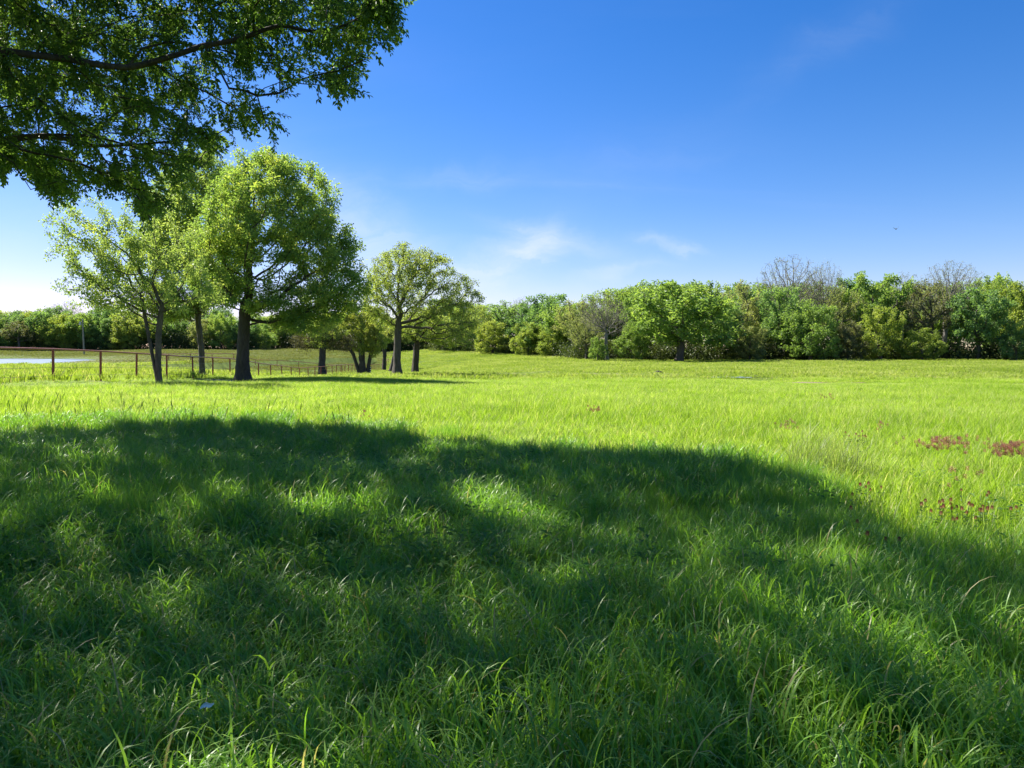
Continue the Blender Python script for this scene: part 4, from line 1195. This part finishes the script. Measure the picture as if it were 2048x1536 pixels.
# low broad-leaved weeds among the shaded grass
Vs, Fs, cs, rs, n0 = [], [], [], [], 0
M["weed"] = leafy("weed_leaves", G4((.1, (.06, .14, .035)), (.5, (.11, .21, .05)), (.9, (.18, .29, .08))), .4, .6, .15)
for k_ in range(420):
    px, py = random.choice(((random.uniform(-60, 1000), random.uniform(880, 1120)), (random.uniform(-60, 2100), random.uniform(900, 1530))))
    q = on_plane(px, py, .3)
    if q[1] < 4.2: continue
    nn = random.randint(10, 22); z = gz(q[0], q[1])
    a = rng.random(nn) * 6.28; rr_ = .02 + .07 * rng.random(nn)
    pos = np.stack([q[0] + rr_ * np.cos(a), q[1] + rr_ * np.sin(a), z + .12 + .24 * rng.random(nn)], -1)
    L = rng.uniform(.035, .075, nn)
    V, Fq = leaves_np(pos, np.stack([np.cos(a), np.sin(a), rng.uniform(-.2, .7, nn)], -1), rng.normal(0, .35, (nn, 3)) + (0, 0, 1), L, L * rng.uniform(.35, .6))
    Vs.append(V); Fs.append(Fq + n0); n0 += len(V); cs.append(np.full(len(V), random.random())); rs.append(np.repeat(rng.random(nn), 4))
link("broadleaf_weeds", mesh_np("broadleaf_weeds", np.concatenate(Vs), [np.concatenate(Fs)], M["weed"], {"clump": np.concatenate(cs), "rnd": np.concatenate(rs)}), label="low broad-leaved weeds scattered through the shaded grass", kind="stuff")

# ------------------------------------------------------------------ red clover, seed stalks, pale tuft
def clover(h, s):
    Gs = Geo(); Gs.tube([(0, 0, -.02), (.01, 0, h * .5), (.0, .005, h)], [.003, .0026, .0022], 5)
    V, ax, nr = [], [], []
    n = 46
    t_ = (np.arange(n) + .5) / n; a = np.arange(n) * 2.399
    r_ = .011 * s * np.sin(np.pi * np.clip(.12 + .88 * (1 - t_) ** .8 * .62, 0, 1))
    pos = np.stack([r_ * np.cos(a), .005 + r_ * np.sin(a), h + t_ * .042 * s], -1)
    d = np.stack([np.cos(a), np.sin(a), .7 + t_ * 1.5], -1)
    Vh, Fh = leaves_np(pos, d, np.stack([-np.sin(a) * .2, np.cos(a) * .2, np.ones(n)], -1), np.full(n, .016 * s), np.full(n, .009 * s))
    head = mesh_np("flower_head", Vh, [Fh], M["clover_red"], {"clump": np.repeat(1 - t_, 4), "rnd": np.repeat(rng.random(n), 4)})
    stem = Gs.mesh("stem", M["clover_leaf"], True, {"clump": np.full(Gs.n, .4), "rnd": np.full(Gs.n, .5)})
    k_ = 9
    a = rng.random(k_) * 6.28
    lp = np.stack([np.zeros(k_), np.zeros(k_), rng.uniform(.2, .85, k_) * h], -1)
    Vl, Fl = leaves_np(lp, np.stack([np.cos(a), np.sin(a), .3 + 0 * a], -1), np.tile((0, 0, 1.0), (k_, 1)), np.full(k_, .05), np.full(k_, .028))
    leaf = mesh_np("leaf", Vl, [Fl], M["clover_leaf"], {"clump": np.repeat(rng.random(k_), 4), "rnd": np.repeat(rng.random(k_), 4)})
    return head, stem, leaf
CL = [clover(.29, .66), clover(.32, .72), clover(.27, .6)]
def put_clover(x, y, label, group, v):
    o = thing("clover_flower", label, "flower", (x, y, gz(x, y)), group)
    o.rotation_euler = (random.uniform(-.12, .12), random.uniform(-.12, .12), random.uniform(0, 6.28))
    for nm, me in zip(("flower_head", "stem", "leaf"), CL[v % 3]):
        link(nm, me, o, kind="stuff" if nm == "leaf" else None)
sets = [("dark red clover flower in the thick group at the shade's right-hand edge", "clover flowers at the right-hand shade edge", 30, (1930, 1010, 80, 24)),
        ("dark clover flower on the shade line beside the pale grass tuft", "clover flowers beside the pale grass tuft", 10, (1455, 925, 30, 8)),
        ("dark clover flower standing alone in the shade below the pale grass tuft", "lone clover flowers in the shade", 7, (1740, 1050, 60, 60)),
        ("reddish clover flower in the short row on the shade line right of the pale tuft", "clover flowers in a row on the shade line", 6, (1740, 965, 60, 6)),
        ("red clover flower of the small sunny group left of the two red patches", "clover flowers in the small sunny group", 8, (1715, 868, 34, 6))]
for lab, grp, cnt, (cx_, cy_, rx, ry) in sets:
    for k_ in range(cnt):
        q = on_plane(cx_ + random.gauss(0, rx * .55), cy_ + random.gauss(0, ry * .55), .32)
        put_clover(q[0], q[1], lab, grp, k_)
def clover_patch(ellipses, label):
    Vs, Fs, cs, n0 = [], [], [], 0
    for px, py, rx, ry, cnt in ellipses:
        for k_ in range(cnt):
            u_, v_ = random.gauss(0, .5), random.gauss(0, .5)
            q = on_plane(px + rx * u_, py + ry * v_, .42)
            nn = 16
            a = np.arange(nn) * 2.4; t_ = np.arange(nn) / nn
            top = gz(q[0], q[1]) + random.uniform(.36, .5)
            pos = np.array((q[0], q[1], top)) + np.stack([.009 * np.cos(a), .009 * np.sin(a), t_ * .04], -1)
            V, Fq = leaves_np(pos, np.stack([np.cos(a), np.sin(a), 1 + 0 * a], -1), np.tile((0, 0, 1.0), (nn, 1)), np.full(nn, .017), np.full(nn, .011))
            Vs.append(V); Fs.append(Fq + n0); n0 += len(V); cs.append(np.full(len(V), random.random()))
    cs = np.concatenate(cs)
    link("clover_blossoms", mesh_np("clover_blossoms", np.concatenate(Vs), [np.concatenate(Fs)], M["clover_red"], {"clump": cs, "rnd": rng.random(len(cs))}), label=label, kind="stuff")
clover_patch([(1898, 886, 60, 5, 105)], "left one of two dense red clover patches in the sunny meadow")
clover_patch([(2020, 899, 58, 6, 130)], "right one of two dense red clover patches in the sunny meadow")
clover_patch([(1190, 820, 14, 3, 24), (1580, 850, 22, 3, 16), (1655, 791, 12, 2, 14), (1760, 850, 14, 3, 8), (1940, 950, 50, 14, 9), (730, 833, 18, 2, 8)], "scattered tiny red clover blossoms across the sunny meadow")

def seed_stalks(n):
    Vs, Fs, n0 = [], [], 0
    G = Geo()
    for k_ in range(n):
        px = random.choice((random.uniform(-40, 330), random.uniform(-40, 330), random.uniform(330, 700))); py = random.uniform(835, 880) if px < 330 else random.uniform(838, 900)
        q = on_plane(px, py, .1); z = gz(q[0], q[1])
        h = random.uniform(.45, .75); b = random.uniform(-.08, .12); c_ = random.uniform(-.08, .08)
        G.tube([(q[0], q[1], z), (q[0] + b * .4, q[1] + c_ * .4, z + h * .6), (q[0] + b, q[1] + c_, z + h * .82), (q[0] + b * 1.3, q[1] + c_ * 1.2, z + h * .92), (q[0] + b * 1.6, q[1] + c_ * 1.4, z + h)],
               [.0028, .0024, .004, .009, .002], 5, False)
    me = G.mesh("seed_stalks", M["leaf_pale"], True, {"clump": np.full(G.n, .3), "rnd": np.full(G.n, .3)})
    link("seed_stalks", me, label="thin upright grass stalks with seed heads along the shade's left edge", kind="stuff")
seed_stalks(80)

tq = on_plane(1648, 945, .1)
M["tuft"] = leafy("tuft_blades", G4((.1, (.07, .12, .02)), (.5, (.15, .21, .04)), (.9, (.34, .38, .16))), .5, .4, .4, 1.3)
tf = grass_patch("grass_tuft", 420, .42, .72, .2, .005, .7, 7, M["tuft"], (.35, -.05), .2)
link("grass_tuft", tf.data, None, (tq[0], tq[1], gz(tq[0], tq[1])), "tall pale grass tuft bending right on the sunlit shade line", "grass tuft")
